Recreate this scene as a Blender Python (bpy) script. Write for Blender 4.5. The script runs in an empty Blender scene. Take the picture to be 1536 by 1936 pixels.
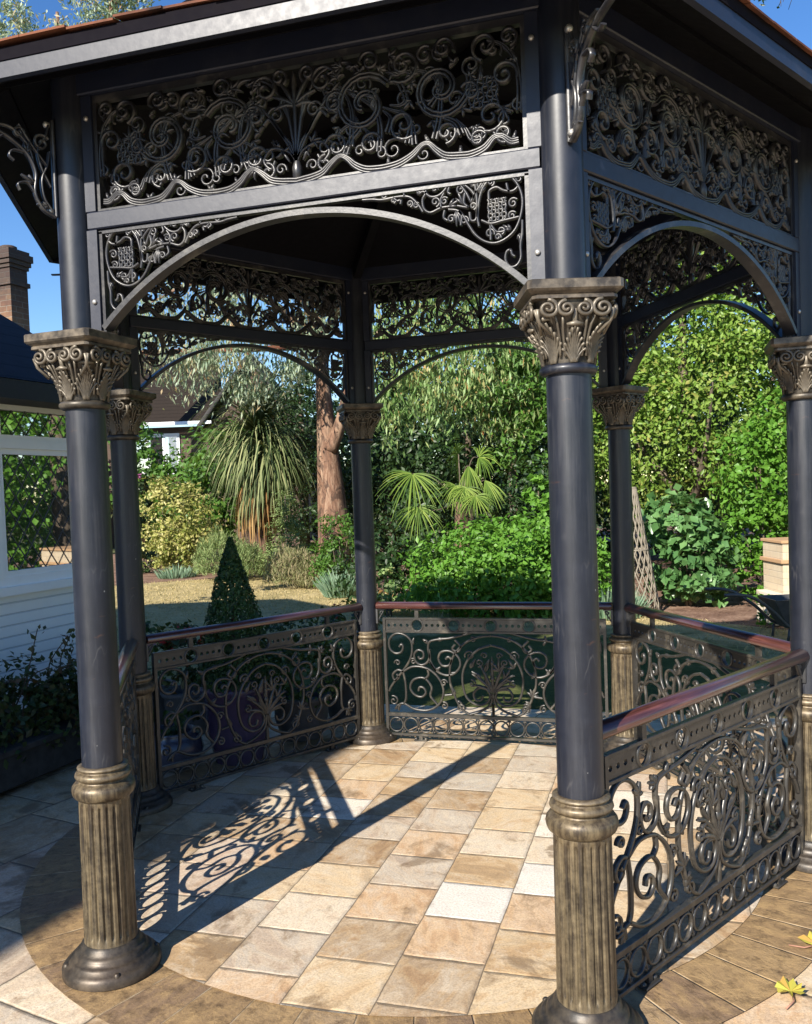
import bpy, math, random
import numpy as np
from mathutils import Vector, Matrix

S = bpy.context.scene
COL = S.collection
R = math.radians
PI = math.pi

# ------------------------------------------------------------------ camera
CAM = np.array([1.1228, -4.1602, 1.6937])
YAW, PITCH, ROLL = -0.2889, -0.0359, -0.0366
def cam_axes(yaw, pitch, roll):
    cy, sy = math.cos(yaw), math.sin(yaw)
    f = np.array([sy*math.cos(pitch), cy*math.cos(pitch), math.sin(pitch)])
    r0 = np.array([cy, -sy, 0.0]); u0 = np.cross(r0, f)
    return math.cos(roll)*r0+math.sin(roll)*u0, -math.sin(roll)*r0+math.cos(roll)*u0, f
_r, _u, _f = cam_axes(YAW, PITCH, ROLL)
cd = bpy.data.cameras.new('camera')
cam = bpy.data.objects.new('camera', cd); COL.objects.link(cam)
cam.matrix_world = Matrix(((_r[0], _u[0], -_f[0], CAM[0]), (_r[1], _u[1], -_f[1], CAM[1]),
                           (_r[2], _u[2], -_f[2], CAM[2]), (0, 0, 0, 1)))
cd.sensor_fit = 'VERTICAL'; cd.sensor_height = 36.0
cd.lens = 1661.6/1936*36.0
cd.shift_y = 19.0/1936
cd.clip_start = 0.05; cd.clip_end = 3000
S.camera = cam

# ------------------------------------------------------------------ light
SUN_EL = R(32.2)
SUN_AZ = (-0.283, -0.959)            # horizontal direction towards the sun
W = bpy.data.worlds.new('World'); S.world = W; W.use_nodes = True
wn = W.node_tree; wn.nodes.clear()
sky = wn.nodes.new('ShaderNodeTexSky'); sky.sky_type = 'NISHITA'; sky.sun_disc = False
sky.sun_elevation = SUN_EL; sky.sun_rotation = math.atan2(SUN_AZ[0], SUN_AZ[1])
sky.air_density = 1.0; sky.dust_density = 0.05; sky.ozone_density = 2.2
bg = wn.nodes.new('ShaderNodeBackground'); bg.inputs['Strength'].default_value = 0.095
wo = wn.nodes.new('ShaderNodeOutputWorld')
hs = wn.nodes.new('ShaderNodeHueSaturation'); hs.inputs['Saturation'].default_value = 1.28; hs.inputs['Hue'].default_value = 0.509; hs.inputs['Value'].default_value = 1.0
wn.links.new(sky.outputs[0], hs.inputs['Color']); wn.links.new(hs.outputs[0], bg.inputs['Color']); wn.links.new(bg.outputs[0], wo.inputs['Surface'])
sl = bpy.data.lights.new('sun', 'SUN'); sl.energy = 5.0; sl.angle = R(0.5); sl.color = (1.0, 0.93, 0.82)
so = bpy.data.objects.new('sun', sl); COL.objects.link(so)
so.rotation_euler = Vector((-SUN_AZ[0]*math.cos(SUN_EL), -SUN_AZ[1]*math.cos(SUN_EL), -math.sin(SUN_EL))).to_track_quat('-Z', 'Y').to_euler()
so.location = (-6, -12, 12)
S.view_settings.view_transform = 'Standard'; S.view_settings.look = 'None'
S.view_settings.exposure = 1.02; S.view_settings.gamma = 1.0
try: S.view_settings.use_curve_mapping = False
except Exception: pass

# ------------------------------------------------------------------ materials
class NT:
    def __init__(s, name):
        s.m = bpy.data.materials.new(name); s.m.use_nodes = True
        s.t = s.m.node_tree; s.t.nodes.clear()
        s.out = s.t.nodes.new('ShaderNodeOutputMaterial')
    def n(s, typ, **kw):
        nd = s.t.nodes.new(typ)
        for k, v in kw.items():
            if k in nd.inputs: s.set(nd.inputs[k], v)
            else: setattr(nd, k, v)
        return nd
    def set(s, sock, v):
        if isinstance(v, bpy.types.NodeSocket): s.t.links.new(v, sock)
        else:
            if isinstance(v, tuple) and len(v) == 3 and sock.type == 'RGBA': v = (*v, 1)
            sock.default_value = v
    def math(s, op, a, b=None, c=None):
        nd = s.t.nodes.new('ShaderNodeMath'); nd.operation = op
        for i, v in enumerate((a, b, c)):
            if v is not None: s.set(nd.inputs[i], v)
        return nd.outputs[0]
    def mix(s, f, a, b, blend='MIX'):
        nd = s.t.nodes.new('ShaderNodeMix'); nd.data_type = 'RGBA'; nd.blend_type = blend
        s.set(nd.inputs[0], f); s.set(nd.inputs[6], a); s.set(nd.inputs[7], b)
        return nd.outputs[2]
    def ramp(s, f, stops, interp='LINEAR'):
        nd = s.t.nodes.new('ShaderNodeValToRGB'); e = nd.color_ramp.elements
        nd.color_ramp.interpolation = interp
        while len(e) < len(stops): e.new(0.5)
        for el, (p, c) in zip(e, stops):
            el.position = p; el.color = (*c, 1) if len(c) == 3 else c
        s.set(nd.inputs[0], f); return nd.outputs[0]
    def coord(s, out='Object', scale=(1, 1, 1), rot=(0, 0, 0), loc=(0, 0, 0)):
        tc = s.t.nodes.new('ShaderNodeTexCoord'); mp = s.t.nodes.new('ShaderNodeMapping')
        mp.inputs['Scale'].default_value = scale; mp.inputs['Rotation'].default_value = rot; mp.inputs['Location'].default_value = loc
        s.t.links.new(tc.outputs[out], mp.inputs[0]); return mp.outputs[0]
    def noise(s, vec, scale, detail=4, rough=0.55, dist=0.0):
        nd = s.t.nodes.new('ShaderNodeTexNoise')
        s.set(nd.inputs['Vector'], vec); nd.inputs['Scale'].default_value = scale
        nd.inputs['Detail'].default_value = detail; nd.inputs['Roughness'].default_value = rough
        nd.inputs['Distortion'].default_value = dist
        return nd.outputs[0]
    def bump(s, h, strength=0.3, dist=0.01, normal=None):
        nd = s.t.nodes.new('ShaderNodeBump'); nd.inputs['Strength'].default_value = strength
        nd.inputs['Distance'].default_value = dist; s.set(nd.inputs['Height'], h)
        if normal is not None: s.set(nd.inputs['Normal'], normal)
        return nd.outputs[0]
    def pbr(s, **kw):
        p = s.t.nodes.new('ShaderNodeBsdfPrincipled')
        for k, v in kw.items(): s.set(p.inputs[k.replace('_', ' ')], v)
        s.t.links.new(p.outputs[0], s.out.inputs[0]); return p

def lerp3(a, b, t): return tuple(a[i]+(b[i]-a[i])*t for i in range(3))

def mat_paint(name, base, rough=0.4, wear=(0.16, 0.13, 0.10), amt=0.35, scale=9.0, spec=0.5):
    t = NT(name); c = t.coord()
    n1 = t.noise(c, scale, 6, 0.65); n2 = t.noise(c, scale*7, 3, 0.6)
    f = t.math('MULTIPLY', t.ramp(n1, [(0.52, (0, 0, 0)), (0.72, (1, 1, 1))]), amt)
    colr = t.mix(f, base, wear)
    rg = t.math('ADD', t.math('MULTIPLY', n2, 0.22), rough-0.1)
    t.pbr(Base_Color=colr, Roughness=rg, Specular_IOR_Level=spec, Normal=t.bump(n2, 0.12, 0.003))
    return t.m

M = {}
def mat_shaft():
    t = NT('black_gloss_paint'); c = t.coord()
    n1 = t.noise(c, 6, 6, 0.7)
    sc = t.noise(t.coord(scale=(14, 14, 3), rot=(0.5, 0.4, 0)), 1.3, 2, 0.5)
    scr = t.ramp(t.math('ABSOLUTE', t.math('SUBTRACT', sc, 0.5)), [(0.0, (1, 1, 1)), (0.02, (0, 0, 0))])
    patch = t.ramp(t.noise(c, 3.0, 3), [(0.55, (0, 0, 0)), (0.68, (1, 1, 1))])
    f = t.math('MULTIPLY', t.math('MULTIPLY', scr, patch), 0.3)
    base = t.mix(t.ramp(n1, [(0.4, (0, 0, 0)), (0.75, (1, 1, 1))]), (0.005, 0.007, 0.014), (0.012, 0.015, 0.026))
    colr = t.mix(f, base, (0.22, 0.21, 0.2))
    dust = t.noise(t.coord(scale=(16, 16, 0.8)), 2.6, 6, 0.7)
    colr = t.mix(t.math('MULTIPLY', t.ramp(dust, [(0.50, (0, 0, 0)), (0.72, (1, 1, 1))]), 0.28), colr, (0.085, 0.085, 0.09))
    rust = t.ramp(t.noise(t.coord(scale=(3, 3, 9)), 4.1, 4), [(0.68, (0, 0, 0)), (0.8, (1, 1, 1))])
    colr = t.mix(t.math('MULTIPLY', rust, 0.5), colr, (0.13, 0.06, 0.03))
    chip = t.math('MULTIPLY', t.ramp(t.noise(c, 46, 2), [(0.755, (0, 0, 0)), (0.78, (1, 1, 1))]), t.ramp(t.noise(t.coord(loc=(3, 1, 2)), 3.5, 2), [(0.56, (0, 0, 0)), (0.62, (0.8, 0.8, 0.8))]))
    colr = t.mix(chip, colr, (0.30, 0.30, 0.30))
    rg = t.math('ADD', t.math('MULTIPLY', n1, 0.24), 0.17)
    p = t.pbr(Base_Color=colr, Roughness=t.math('ADD', rg, 0.17), Specular_IOR_Level=0.52, Normal=t.bump(t.noise(c, 55, 4, 0.7), 0.10, 0.002))
    p.inputs['Coat Weight'].default_value = 0.22; p.inputs['Coat Roughness'].default_value = 0.2; p.inputs['Coat IOR'].default_value = 1.4
    return t.m
M['shaft'] = mat_shaft()
M['frame'] = mat_paint('navy_black_beam_paint', (0.009, 0.013, 0.029), 0.45, (0.06, 0.06, 0.07), 0.25, 5, 0.6)
M['soffit'] = mat_paint('black_soffit_boards', (0.005, 0.005, 0.007), 0.6, (0.012, 0.012, 0.013), 0.4, 4, 0.12)
M['iron'] = mat_paint('pewter_black_cast_iron', (0.028, 0.026, 0.023), 0.36, (0.17, 0.145, 0.11), 0.5, 14, 0.6)
M['frieze_iron'] = mat_paint('grey_black_scroll_iron', (0.020, 0.020, 0.024), 0.36, (0.19, 0.18, 0.155), 0.5, 10, 0.65)
def mat_bronze(name, dark, gold, streak=True, rub=False):
    t = NT(name); c = t.coord()
    st = t.noise(t.coord(scale=(22, 22, 1.2)) if streak else t.coord(scale=(9, 9, 9)), 2.2, 6, 0.65)
    n2 = t.noise(c, 30, 5, 0.7)
    f = t.ramp(t.math('ADD', t.math('MULTIPLY', st, 0.7), t.math('MULTIPLY', n2, 0.35)), [(0.44, (0, 0, 0)), (0.66, (1, 1, 1))])
    colr = t.mix(f, dark, gold)
    n3 = t.noise(c, 3.2, 3)
    colr = t.mix(t.ramp(n3, [(0.45, (0, 0, 0)), (0.75, (0.35, 0.35, 0.35))]), colr, lerp3(gold, (0.2, 0.11, 0.05), 0.5))
    if rub:
        g = t.n('ShaderNodeNewGeometry')
        colr = t.mix(t.ramp(g.outputs['Pointiness'], [(0.54, (0, 0, 0)), (0.66, (0.8, 0.8, 0.8))]), colr, lerp3(gold, (0.45, 0.39, 0.30), 0.45))
    t.pbr(Base_Color=colr, Metallic=0.35, Roughness=t.math('ADD', t.math('MULTIPLY', n2, 0.3), 0.30), Normal=t.bump(n2, 0.25, 0.003))
    return t.m
M['bronze'] = mat_bronze('gilded_black_pedestal', (0.030, 0.024, 0.018), (0.19, 0.15, 0.09), True, True)
M['capital'] = mat_bronze('rubbed_bronze_capital', (0.012, 0.010, 0.009), (0.095, 0.08, 0.06), False, True)
M['base'] = mat_bronze('dark_base_iron', (0.020, 0.019, 0.018), (0.075, 0.062, 0.047), False)
M['abacus'] = mat_bronze('weathered_abacus', (0.045, 0.038, 0.032), (0.17, 0.14, 0.105), False)
def mat_handrail():
    t = NT('varnished_hardwood'); c = t.coord(scale=(1.5, 30, 30))
    n = t.noise(c, 3, 5, 0.6)
    colr = t.ramp(n, [(0.3, (0.030, 0.011, 0.009)), (0.55, (0.075, 0.026, 0.021)), (0.8, (0.16, 0.06, 0.045))])
    p = t.pbr(Base_Color=colr, Roughness=0.3, Specular_IOR_Level=0.6, Normal=t.bump(n, 0.12, 0.002)); p.inputs['Coat Weight'].default_value = 0.7; p.inputs['Coat Roughness'].default_value = 0.22; p.inputs['Coat IOR'].default_value = 1.7
    return t.m
M['rail'] = mat_handrail()

def mat_slabs(name, sx, sy, x0, tints, joint=(0.10, 0.078, 0.055), jw=0.0030, rot=0.0, whites=()):
    """sedimentary stone slabs laid in columns with staggered cross joints, object XY in metres"""
    t = NT(name)
    tc = t.n('ShaderNodeTexCoord')
    mp = t.n('ShaderNodeMapping'); mp.inputs['Rotation'].default_value = (0, 0, rot)
    t.t.links.new(tc.outputs['Object'], mp.inputs[0])
    sep = t.n('ShaderNodeSeparateXYZ', Vector=mp.outputs[0])
    wob = t.noise(mp.outputs[0], 9, 3)
    wv = t.math('MULTIPLY', t.math('SUBTRACT', wob, 0.5), 0.010)
    X = t.math('ADD', sep.outputs[0], wv); Y = t.math('ADD', sep.outputs[1], wv)
    u = t.math('DIVIDE', t.math('SUBTRACT', X, x0), sx)
    ci = t.math('FLOOR', u); fu = t.math('SUBTRACT', u, ci)
    h = t.n('ShaderNodeTexWhiteNoise', noise_dimensions='1D', W=t.math('ADD', ci, 7.31)).outputs[0]
    if whites: h = t.math('SUBTRACT', h, 0.36)
    v = t.math('ADD', t.math('DIVIDE', Y, sy), h)
    ri = t.math('FLOOR', v); fv = t.math('SUBTRACT', v, ri)
    cmb = t.n('ShaderNodeCombineXYZ', X=ci, Y=ri)
    wn_ = t.n('ShaderNodeTexWhiteNoise', noise_dimensions='2D', Vector=cmb.outputs[0])
    rnd = wn_.outputs[0]; rcol = wn_.outputs[1]
    du = t.math('MULTIPLY', t.math('MINIMUM', fu, t.math('SUBTRACT', 1.0, fu)), sx)
    dv = t.math('MULTIPLY', t.math('MINIMUM', fv, t.math('SUBTRACT', 1.0, fv)), sy)
    d = t.math('MINIMUM', du, dv)
    jm = t.ramp(d, [(jw*0.35, (1, 1, 1)), (jw, (0, 0, 0))])
    # veins: distorted bands with direction shifted per slab
    rot_ = t.n('ShaderNodeVectorRotate', rotation_type='Z_AXIS', Vector=mp.outputs[0], Angle=t.math('MULTIPLY', rnd, 2.6))
    off = t.n('ShaderNodeVectorMath', operation='ADD'); t.t.links.new(rot_.outputs[0], off.inputs[0])
    sc_ = t.n('ShaderNodeVectorMath', operation='SCALE'); t.t.links.new(rcol, sc_.inputs[0]); sc_.inputs['Scale'].default_value = 23.0
    t.t.links.new(sc_.outputs[0], off.inputs[1])
    st = t.n('ShaderNodeMapping'); st.inputs['Scale'].default_value = (1.5, 3.4, 1); t.t.links.new(off.outputs[0], st.inputs[0])
    vein = t.noise(st.outputs[0], 2.1, 11, 0.68, 0.9)
    mott = t.noise(off.outputs[0], 7.0, 11, 0.75, 0.5)
    fine = t.noise(mp.outputs[0], 120, 3, 0.7)
    base = t.ramp(rnd, tints, 'CONSTANT')
    vv = t.math('ADD', vein, t.math('MULTIPLY', t.math('SUBTRACT', rnd, 0.5), 0.10))
    strata = t.ramp(vv, [(0.33, (0.19, 0.11, 0.05)), (0.42, (0.42, 0.25, 0.115)), (0.48, (0.62, 0.46, 0.27)), (0.53, (0.42, 0.33, 0.23)), (0.58, (0.66, 0.54, 0.37)), (0.66, (0.40, 0.235, 0.11))])
    c1 = t.mix(0.42, base, strata)
    c2 = t.mix(t.ramp(mott, [(0.50, (0, 0, 0)), (0.66, (0.55, 0.55, 0.55))]), c1, (0.64, 0.56, 0.44))
    c3 = t.mix(t.ramp(mott, [(0.32, (0.7, 0.7, 0.7)), (0.45, (0, 0, 0))]), c2, (0.20, 0.125, 0.065))
    stain = t.ramp(t.noise(mp.outputs[0], 2.2, 8, 0.65, 0.6), [(0.57, (0, 0, 0)), (0.63, (0.7, 0.7, 0.7))])
    c4 = t.mix(stain, c3, (0.17, 0.11, 0.06))
    for wc, wy in whites:
        rr_ = t.math('FLOOR', t.math('ADD', h, wy/sy))
        wm = t.math('MULTIPLY', t.math('COMPARE', ci, wc, 0.1), t.math('COMPARE', ri, rr_, 0.1))
        c4 = t.mix(t.math('MULTIPLY', wm, 0.85), c4, t.mix(mott, (0.66, 0.62, 0.55), (0.80, 0.77, 0.71)))
    grime = t.math('MULTIPLY', t.ramp(d, [(0.0, (1, 1, 1)), (0.022, (0, 0, 0))]), t.ramp(t.noise(mp.outputs[0], 14, 5), [(0.48, (0, 0, 0)), (0.66, (0.5, 0.5, 0.5))]))
    c4 = t.mix(grime, c4, (0.12, 0.085, 0.05))
    c5 = t.mix(t.math('MULTIPLY', t.ramp(fine, [(0.35, (1, 1, 1)), (0.55, (0, 0, 0))]), 0.35), c4, (0.16, 0.11, 0.065))
    colr = t.mix(jm, c5, joint)
    hgt = t.math('ADD', t.math('MULTIPLY', t.ramp(d, [(0.0, (0, 0, 0)), (0.013, (1, 1, 1))]), 0.8),
                 t.math('ADD', t.math('MULTIPLY', mott, 0.9), t.math('MULTIPLY', fine, 0.14)))
    t.pbr(Base_Color=colr, Roughness=t.math('ADD', t.math('MULTIPLY', mott, 0.3), 0.42), Specular_IOR_Level=0.4,
          Normal=t.bump(hgt, 0.7, 0.007))
    return t.m
TINT = [(0.0, (0.50, 0.36, 0.21)), (0.11, (0.66, 0.52, 0.34)), (0.22, (0.36, 0.245, 0.145)), (0.32, (0.50, 0.44, 0.37)),
        (0.43, (0.58, 0.39, 0.24)), (0.54, (0.70, 0.61, 0.48)), (0.64, (0.33, 0.225, 0.135)), (0.72, (0.52, 0.42, 0.36)), (0.80, (0.62, 0.47, 0.29)), (0.88, (0.48, 0.45, 0.40)), (0.95, (0.88, 0.84, 0.76))]
M['floor'] = mat_slabs('sandstone_floor_slabs', 0.309, 0.304, 0.200, TINT, whites=((0, -0.66), (1, -0.32)))
M['patio'] = mat_slabs('patio_flagstones', 0.46, 0.50, 0.13, TINT, joint=(0.06, 0.048, 0.034), jw=0.005, rot=0.22)
def mat_setts():
    t = NT('riven_ring_setts'); c = t.coord()
    sep = t.n('ShaderNodeSeparateXYZ', Vector=c)
    ang = t.math('ARCTAN2', sep.outputs[1], sep.outputs[0])
    u = t.math('DIVIDE', ang, 2*PI/52); ui = t.math('FLOOR', u); fu = t.math('SUBTRACT', u, ui)
    du = t.math('MINIMUM', fu, t.math('SUBTRACT', 1.0, fu))
    jm = t.ramp(du, [(0.006, (1, 1, 1)), (0.028, (0, 0, 0))])
    rnd = t.n('ShaderNodeTexWhiteNoise', noise_dimensions='1D', W=ui).outputs[0]
    rad = t.math('SQRT', t.math('ADD', t.math('POWER', sep.outputs[0], 2.0), t.math('POWER', sep.outputs[1], 2.0)))
    pc = t.n('ShaderNodeCombineXYZ', X=t.math('MULTIPLY', ang, 15.0), Y=t.math('MULTIPLY', rad, 4.0), Z=t.math('MULTIPLY', rnd, 9.0))
    str_ = t.noise(pc.outputs[0], 2.2, 7, 0.7, 0.6)
    mott = t.noise(c, 16, 6, 0.75)
    base = t.ramp(rnd, [(0.0, (0.25, 0.165, 0.085)), (0.3, (0.29, 0.195, 0.10)), (0.55, (0.21, 0.14, 0.085)), (0.8, (0.31, 0.22, 0.13))], 'CONSTANT')
    c1 = t.mix(t.ramp(str_, [(0.45, (0, 0, 0)), (0.70, (0.8, 0.8, 0.8))]), base, (0.42, 0.28, 0.13))
    c2 = t.mix(t.ramp(mott, [(0.34, (0.85, 0.85, 0.85)), (0.52, (0, 0, 0))]), c1, (0.10, 0.065, 0.036))
    jn = t.noise(c, 11, 4); colr = t.mix(t.math('MULTIPLY', jm, t.ramp(jn, [(0.42, (0, 0, 0)), (0.62, (0.7, 0.7, 0.7))])), c2, (0.50, 0.40, 0.27))
    hgt = t.math('ADD', t.math('MULTIPLY', str_, 0.6), t.math('ADD', t.math('MULTIPLY', mott, 0.6), t.math('MULTIPLY', t.math('SUBTRACT', 1.0, jm), 0.5)))
    t.pbr(Base_Color=colr, Roughness=0.5, Specular_IOR_Level=0.45, Normal=t.bump(hgt, 0.8, 0.012))
    return t.m
M['setts'] = mat_setts()
def mat_ground(name, stops, sc=3.0, fine=60, bump=0.5, rough=0.95):
    t = NT(name); c = t.coord()
    a = t.noise(c, sc, 6, 0.7); b = t.noise(c, fine, 5, 0.75)
    v = t.math('ADD', t.math('MULTIPLY', a, 0.55), t.math('MULTIPLY', b, 0.45))
    t.pbr(Base_Color=t.ramp(v, stops), Roughness=rough, Specular_IOR_Level=0.15, Normal=t.bump(b, bump, 0.02))
    return t.m
def mat_lawn():
    t = NT('dry_straw_lawn'); c = t.coord()
    a = t.noise(c, 2.2, 6, 0.7); b = t.noise(c, 22, 5, 0.75)
    v = t.math('ADD', t.math('MULTIPLY', a, 0.55), t.math('MULTIPLY', b, 0.45))
    straw = t.ramp(v, [(0.34, (0.17, 0.16, 0.07)), (0.44, (0.31, 0.25, 0.115)), (0.53, (0.42, 0.33, 0.16)), (0.66, (0.50, 0.41, 0.22))])
    green = t.ramp(v, [(0.34, (0.03, 0.045, 0.012)), (0.5, (0.07, 0.085, 0.025)), (0.66, (0.13, 0.13, 0.045))])  # darker ramp, paints the shade behind the gazebo into the lawn colour
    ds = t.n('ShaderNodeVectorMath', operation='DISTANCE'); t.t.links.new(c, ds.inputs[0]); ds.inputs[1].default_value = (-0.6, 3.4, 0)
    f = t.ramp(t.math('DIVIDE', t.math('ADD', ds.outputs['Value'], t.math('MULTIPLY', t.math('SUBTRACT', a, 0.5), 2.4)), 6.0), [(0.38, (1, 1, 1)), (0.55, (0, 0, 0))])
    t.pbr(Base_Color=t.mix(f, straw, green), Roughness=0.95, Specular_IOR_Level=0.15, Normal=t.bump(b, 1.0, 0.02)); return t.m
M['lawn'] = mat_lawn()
M['soil'] = mat_ground('bark_mulch_soil', [(0.33, (0.06, 0.035, 0.025)), (0.47, (0.17, 0.10, 0.07)), (0.58, (0.29, 0.19, 0.135)), (0.72, (0.44, 0.33, 0.25))], 2.5, 26, 0.9)
M['earth'] = mat_ground('far_grass', [(0.3, (0.05, 0.07, 0.02)), (0.6, (0.12, 0.12, 0.05)), (0.8, (0.2, 0.17, 0.08))], 0.4, 8)
def mat_bricks(name, c1, c2, mortar, sc, bumpd=0.01, paint=False, ms=0.014, bw=0.5, rh=0.25, soot=False):
    t = NT(name)
    tc = t.n('ShaderNodeTexCoord'); sep = t.n('ShaderNodeSeparateXYZ', Vector=tc.outputs['Object'])
    cmb = t.n('ShaderNodeCombineXYZ', X=t.math('ADD', sep.outputs[0], sep.outputs[1]), Y=sep.outputs[2])
    b = t.n('ShaderNodeTexBrick', Vector=cmb.outputs[0], Color1=c1, Color2=c2, Mortar=mortar)
    b.inputs['Scale'].default_value = sc; b.inputs['Mortar Size'].default_value = ms
    b.inputs['Brick Width'].default_value = bw; b.inputs['Row Height'].default_value = rh; b.inputs['Mortar Smooth'].default_value = 0.4
    n = t.noise(tc.outputs['Object'], 14, 5, 0.7)
    colr = t.mix(t.math('MULTIPLY', n, 0.12 if paint else 0.5), b.outputs[0], (0.5, 0.52, 0.5) if paint else lerp3(c1, (0.03, 0.02, 0.02), 0.6))
    if soot:
        sm = t.ramp(t.math('ADD', sep.outputs[2], t.math('MULTIPLY', t.noise(tc.outputs['Object'], 3, 4), 0.6)), [(0.0, (0, 0, 0)), (1.0, (1, 1, 1))])
        mr = t.n('ShaderNodeMapRange'); t.set(mr.inputs[0], t.math('ADD', sep.outputs[2], t.math('MULTIPLY', n, 0.5)))
        mr.inputs[1].default_value = 1.5; mr.inputs[2].default_value = 2.2
        colr = t.mix(t.math('MULTIPLY', mr.outputs[0], 0.85), colr, (0.022, 0.018, 0.02))
    h = t.math('ADD', t.math('MULTIPLY', b.outputs[1], -1.0), t.math('MULTIPLY', n, 0.2))
    t.pbr(Base_Color=colr, Roughness=0.55 if paint else 0.85, Normal=t.bump(h, 0.6, bumpd))
    return t.m
M['white_brick'] = mat_bricks('white_painted_brick', (0.88, 0.89, 0.90), (0.85, 0.87, 0.89), (0.60, 0.63, 0.68), 1.0, 0.012, True, 0.007, 40.0, 0.078)
M['chimney_brick'] = mat_bricks('sooty_chimney_brick', (0.24, 0.11, 0.06), (0.34, 0.20, 0.10), (0.40, 0.33, 0.25), 1.0, 0.01, False, 0.006, 0.22, 0.075, True)
M['tan_brick'] = mat_bricks('tan_garden_brick', (0.58, 0.46, 0.31), (0.62, 0.52, 0.37), (0.55, 0.46, 0.34), 1.0, 0.006, False, 0.006, 0.22, 0.075)
M['red_brick'] = mat_bricks('red_house_brick', (0.10, 0.06, 0.042), (0.085, 0.05, 0.036), (0.11, 0.09, 0.07), 1.0, 0.01, False, 0.006, 0.22, 0.075)
M['render_stone'] = mat_paint('pale_render', (0.66, 0.58, 0.45), 0.8, (0.55, 0.42, 0.28), 0.5, 4)
M['white_paint'] = mat_paint('white_gloss_paint', (0.88, 0.89, 0.90), 0.35, (0.65, 0.65, 0.65), 0.25, 6)
M['black_plinth'] = mat_paint('black_bitumen_plinth', (0.012, 0.012, 0.013), 0.6, (0.03, 0.03, 0.03), 0.4, 4)
M['lead'] = mat_paint('grey_lead_sheet', (0.16, 0.165, 0.18), 0.45, (0.26, 0.26, 0.27), 0.6, 3)
M['felt'] = mat_paint('black_bitumen_felt', (0.006, 0.005, 0.008), 0.9, (0.012, 0.01, 0.01), 0.4, 5, 0.1)
M['terracotta'] = mat_paint('terracotta_tile', (0.17, 0.065, 0.035), 0.8, (0.028, 0.02, 0.02), 1.0, 3, 0.2)
M['tan_stone'] = mat_paint('tan_coping', (0.42, 0.26, 0.14), 0.8, (0.3, 0.2, 0.12), 0.5, 6, 0.3)
def mat_tiles(name, base, dark, course=0.11):
    t = NT(name); tc = t.n('ShaderNodeTexCoord'); sep = t.n('ShaderNodeSeparateXYZ', Vector=tc.outputs['Object'])
    v = t.math('DIVIDE', sep.outputs[2], course); vi = t.math('FLOOR', v); fv = t.math('SUBTRACT', v, vi)
    n = t.noise(tc.outputs['Object'], 5, 5, 0.7); n2 = t.noise(t.coord(scale=(4, 4, 9)), 2.2, 3)
    colr = t.mix(n2, dark, base)
    colr = t.mix(t.ramp(fv, [(0.0, (0.8, 0.8, 0.8)), (0.18, (0, 0, 0))]), colr, lerp3(dark, (0, 0, 0), 0.6))
    t.pbr(Base_Color=colr, Roughness=0.8, Specular_IOR_Level=0.15, Normal=t.bump(t.math('ADD', t.math('MULTIPLY', fv, -0.8), t.math('MULTIPLY', n, 0.4)), 0.7, 0.02))
    return t.m
M['dark_tiles'] = mat_tiles('dark_plain_roof_tiles', (0.028, 0.026, 0.032), (0.014, 0.013, 0.016))
M['brown_tiles'] = mat_tiles('brown_roof_tiles', (0.028, 0.021, 0.016), (0.018, 0.013, 0.010), 0.14)
def mat_plain(name, c, rough=0.5, metallic=0.0, spec=0.5, nscale=12, var=0.3):
    t = NT(name); n = t.noise(t.coord(), nscale, 5, 0.65)
    t.pbr(Base_Color=t.mix(n, lerp3(c, (0, 0, 0), var), lerp3(c, (1, 1, 1), var*0.25)), Roughness=rough, Metallic=metallic, Specular_IOR_Level=spec)
    return t.m
M['glass'] = mat_plain('window_glass', (0.010, 0.012, 0.012), 0.015, 0.0, 1.0)
M['glass'].node_tree.nodes['Principled BSDF'].inputs['IOR'].default_value = 3.6
M['leadcame'] = mat_plain('lead_came', (0.07, 0.07, 0.075), 0.5)
M['purple_glaze'] = mat_plain('purple_glazed_ceramic', (0.045, 0.02, 0.085), 0.22, 0, 0.6, 4)
M['navy_glaze'] = mat_plain('navy_glazed_ceramic', (0.012, 0.018, 0.055), 0.2, 0, 0.6, 4)
M['clay'] = mat_plain('clay_pot', (0.30, 0.13, 0.07), 0.8)
M['grey_pot'] = mat_plain('dark_grey_pot', (0.045, 0.045, 0.05), 0.7)
M['black_metal'] = mat_plain('black_metal', (0.012, 0.012, 0.014), 0.45)
M['dark_wood'] = mat_plain('dark_timber', (0.016, 0.012, 0.010), 0.8, 0, 0.2)
M['pale_cane'] = mat_plain('bleached_cane', (0.22, 0.185, 0.13), 0.85)
M['bolt'] = mat_plain('steel_bolt', (0.55, 0.53, 0.5), 0.35, 0.6)
M['pebble'] = mat_plain('pale_pebbles', (0.45, 0.43, 0.40), 0.8, 0, 0.3, 9, 0.5)
def mat_bark(name, a, b, c_):
    t = NT(name); c = t.coord(scale=(5, 5, 0.9)); n = t.noise(c, 2.2, 7, 0.7, 0.8)
    n2 = t.noise(t.coord(scale=(1.5, 1.5, 0.6)), 1.3, 3)
    colr = t.ramp(n, [(0.3, a), (0.5, b), (0.7, c_)])
    colr = t.mix(t.ramp(n2, [(0.5, (0, 0, 0)), (0.6, (0.5, 0.5, 0.5))]), colr, c_)
    colr = t.mix(t.ramp(t.noise(t.coord(scale=(2.2, 2.2, 1.1), loc=(4, 2, 1)), 2.0, 5, 0.7, 0.7), [(0.52, (0, 0, 0)), (0.58, (0.75, 0.75, 0.75))]), colr, a)
    t.pbr(Base_Color=colr, Roughness=0.85, Normal=t.bump(n, 0.8, 0.03)); return t.m
M['euc_bark'] = mat_bark('peeling_red_bark', (0.045, 0.025, 0.017), (0.19, 0.10, 0.06), (0.40, 0.28, 0.19))
M['bark'] = mat_bark('brown_bark', (0.04, 0.03, 0.02), (0.10, 0.075, 0.05), (0.18, 0.14, 0.10))
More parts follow.
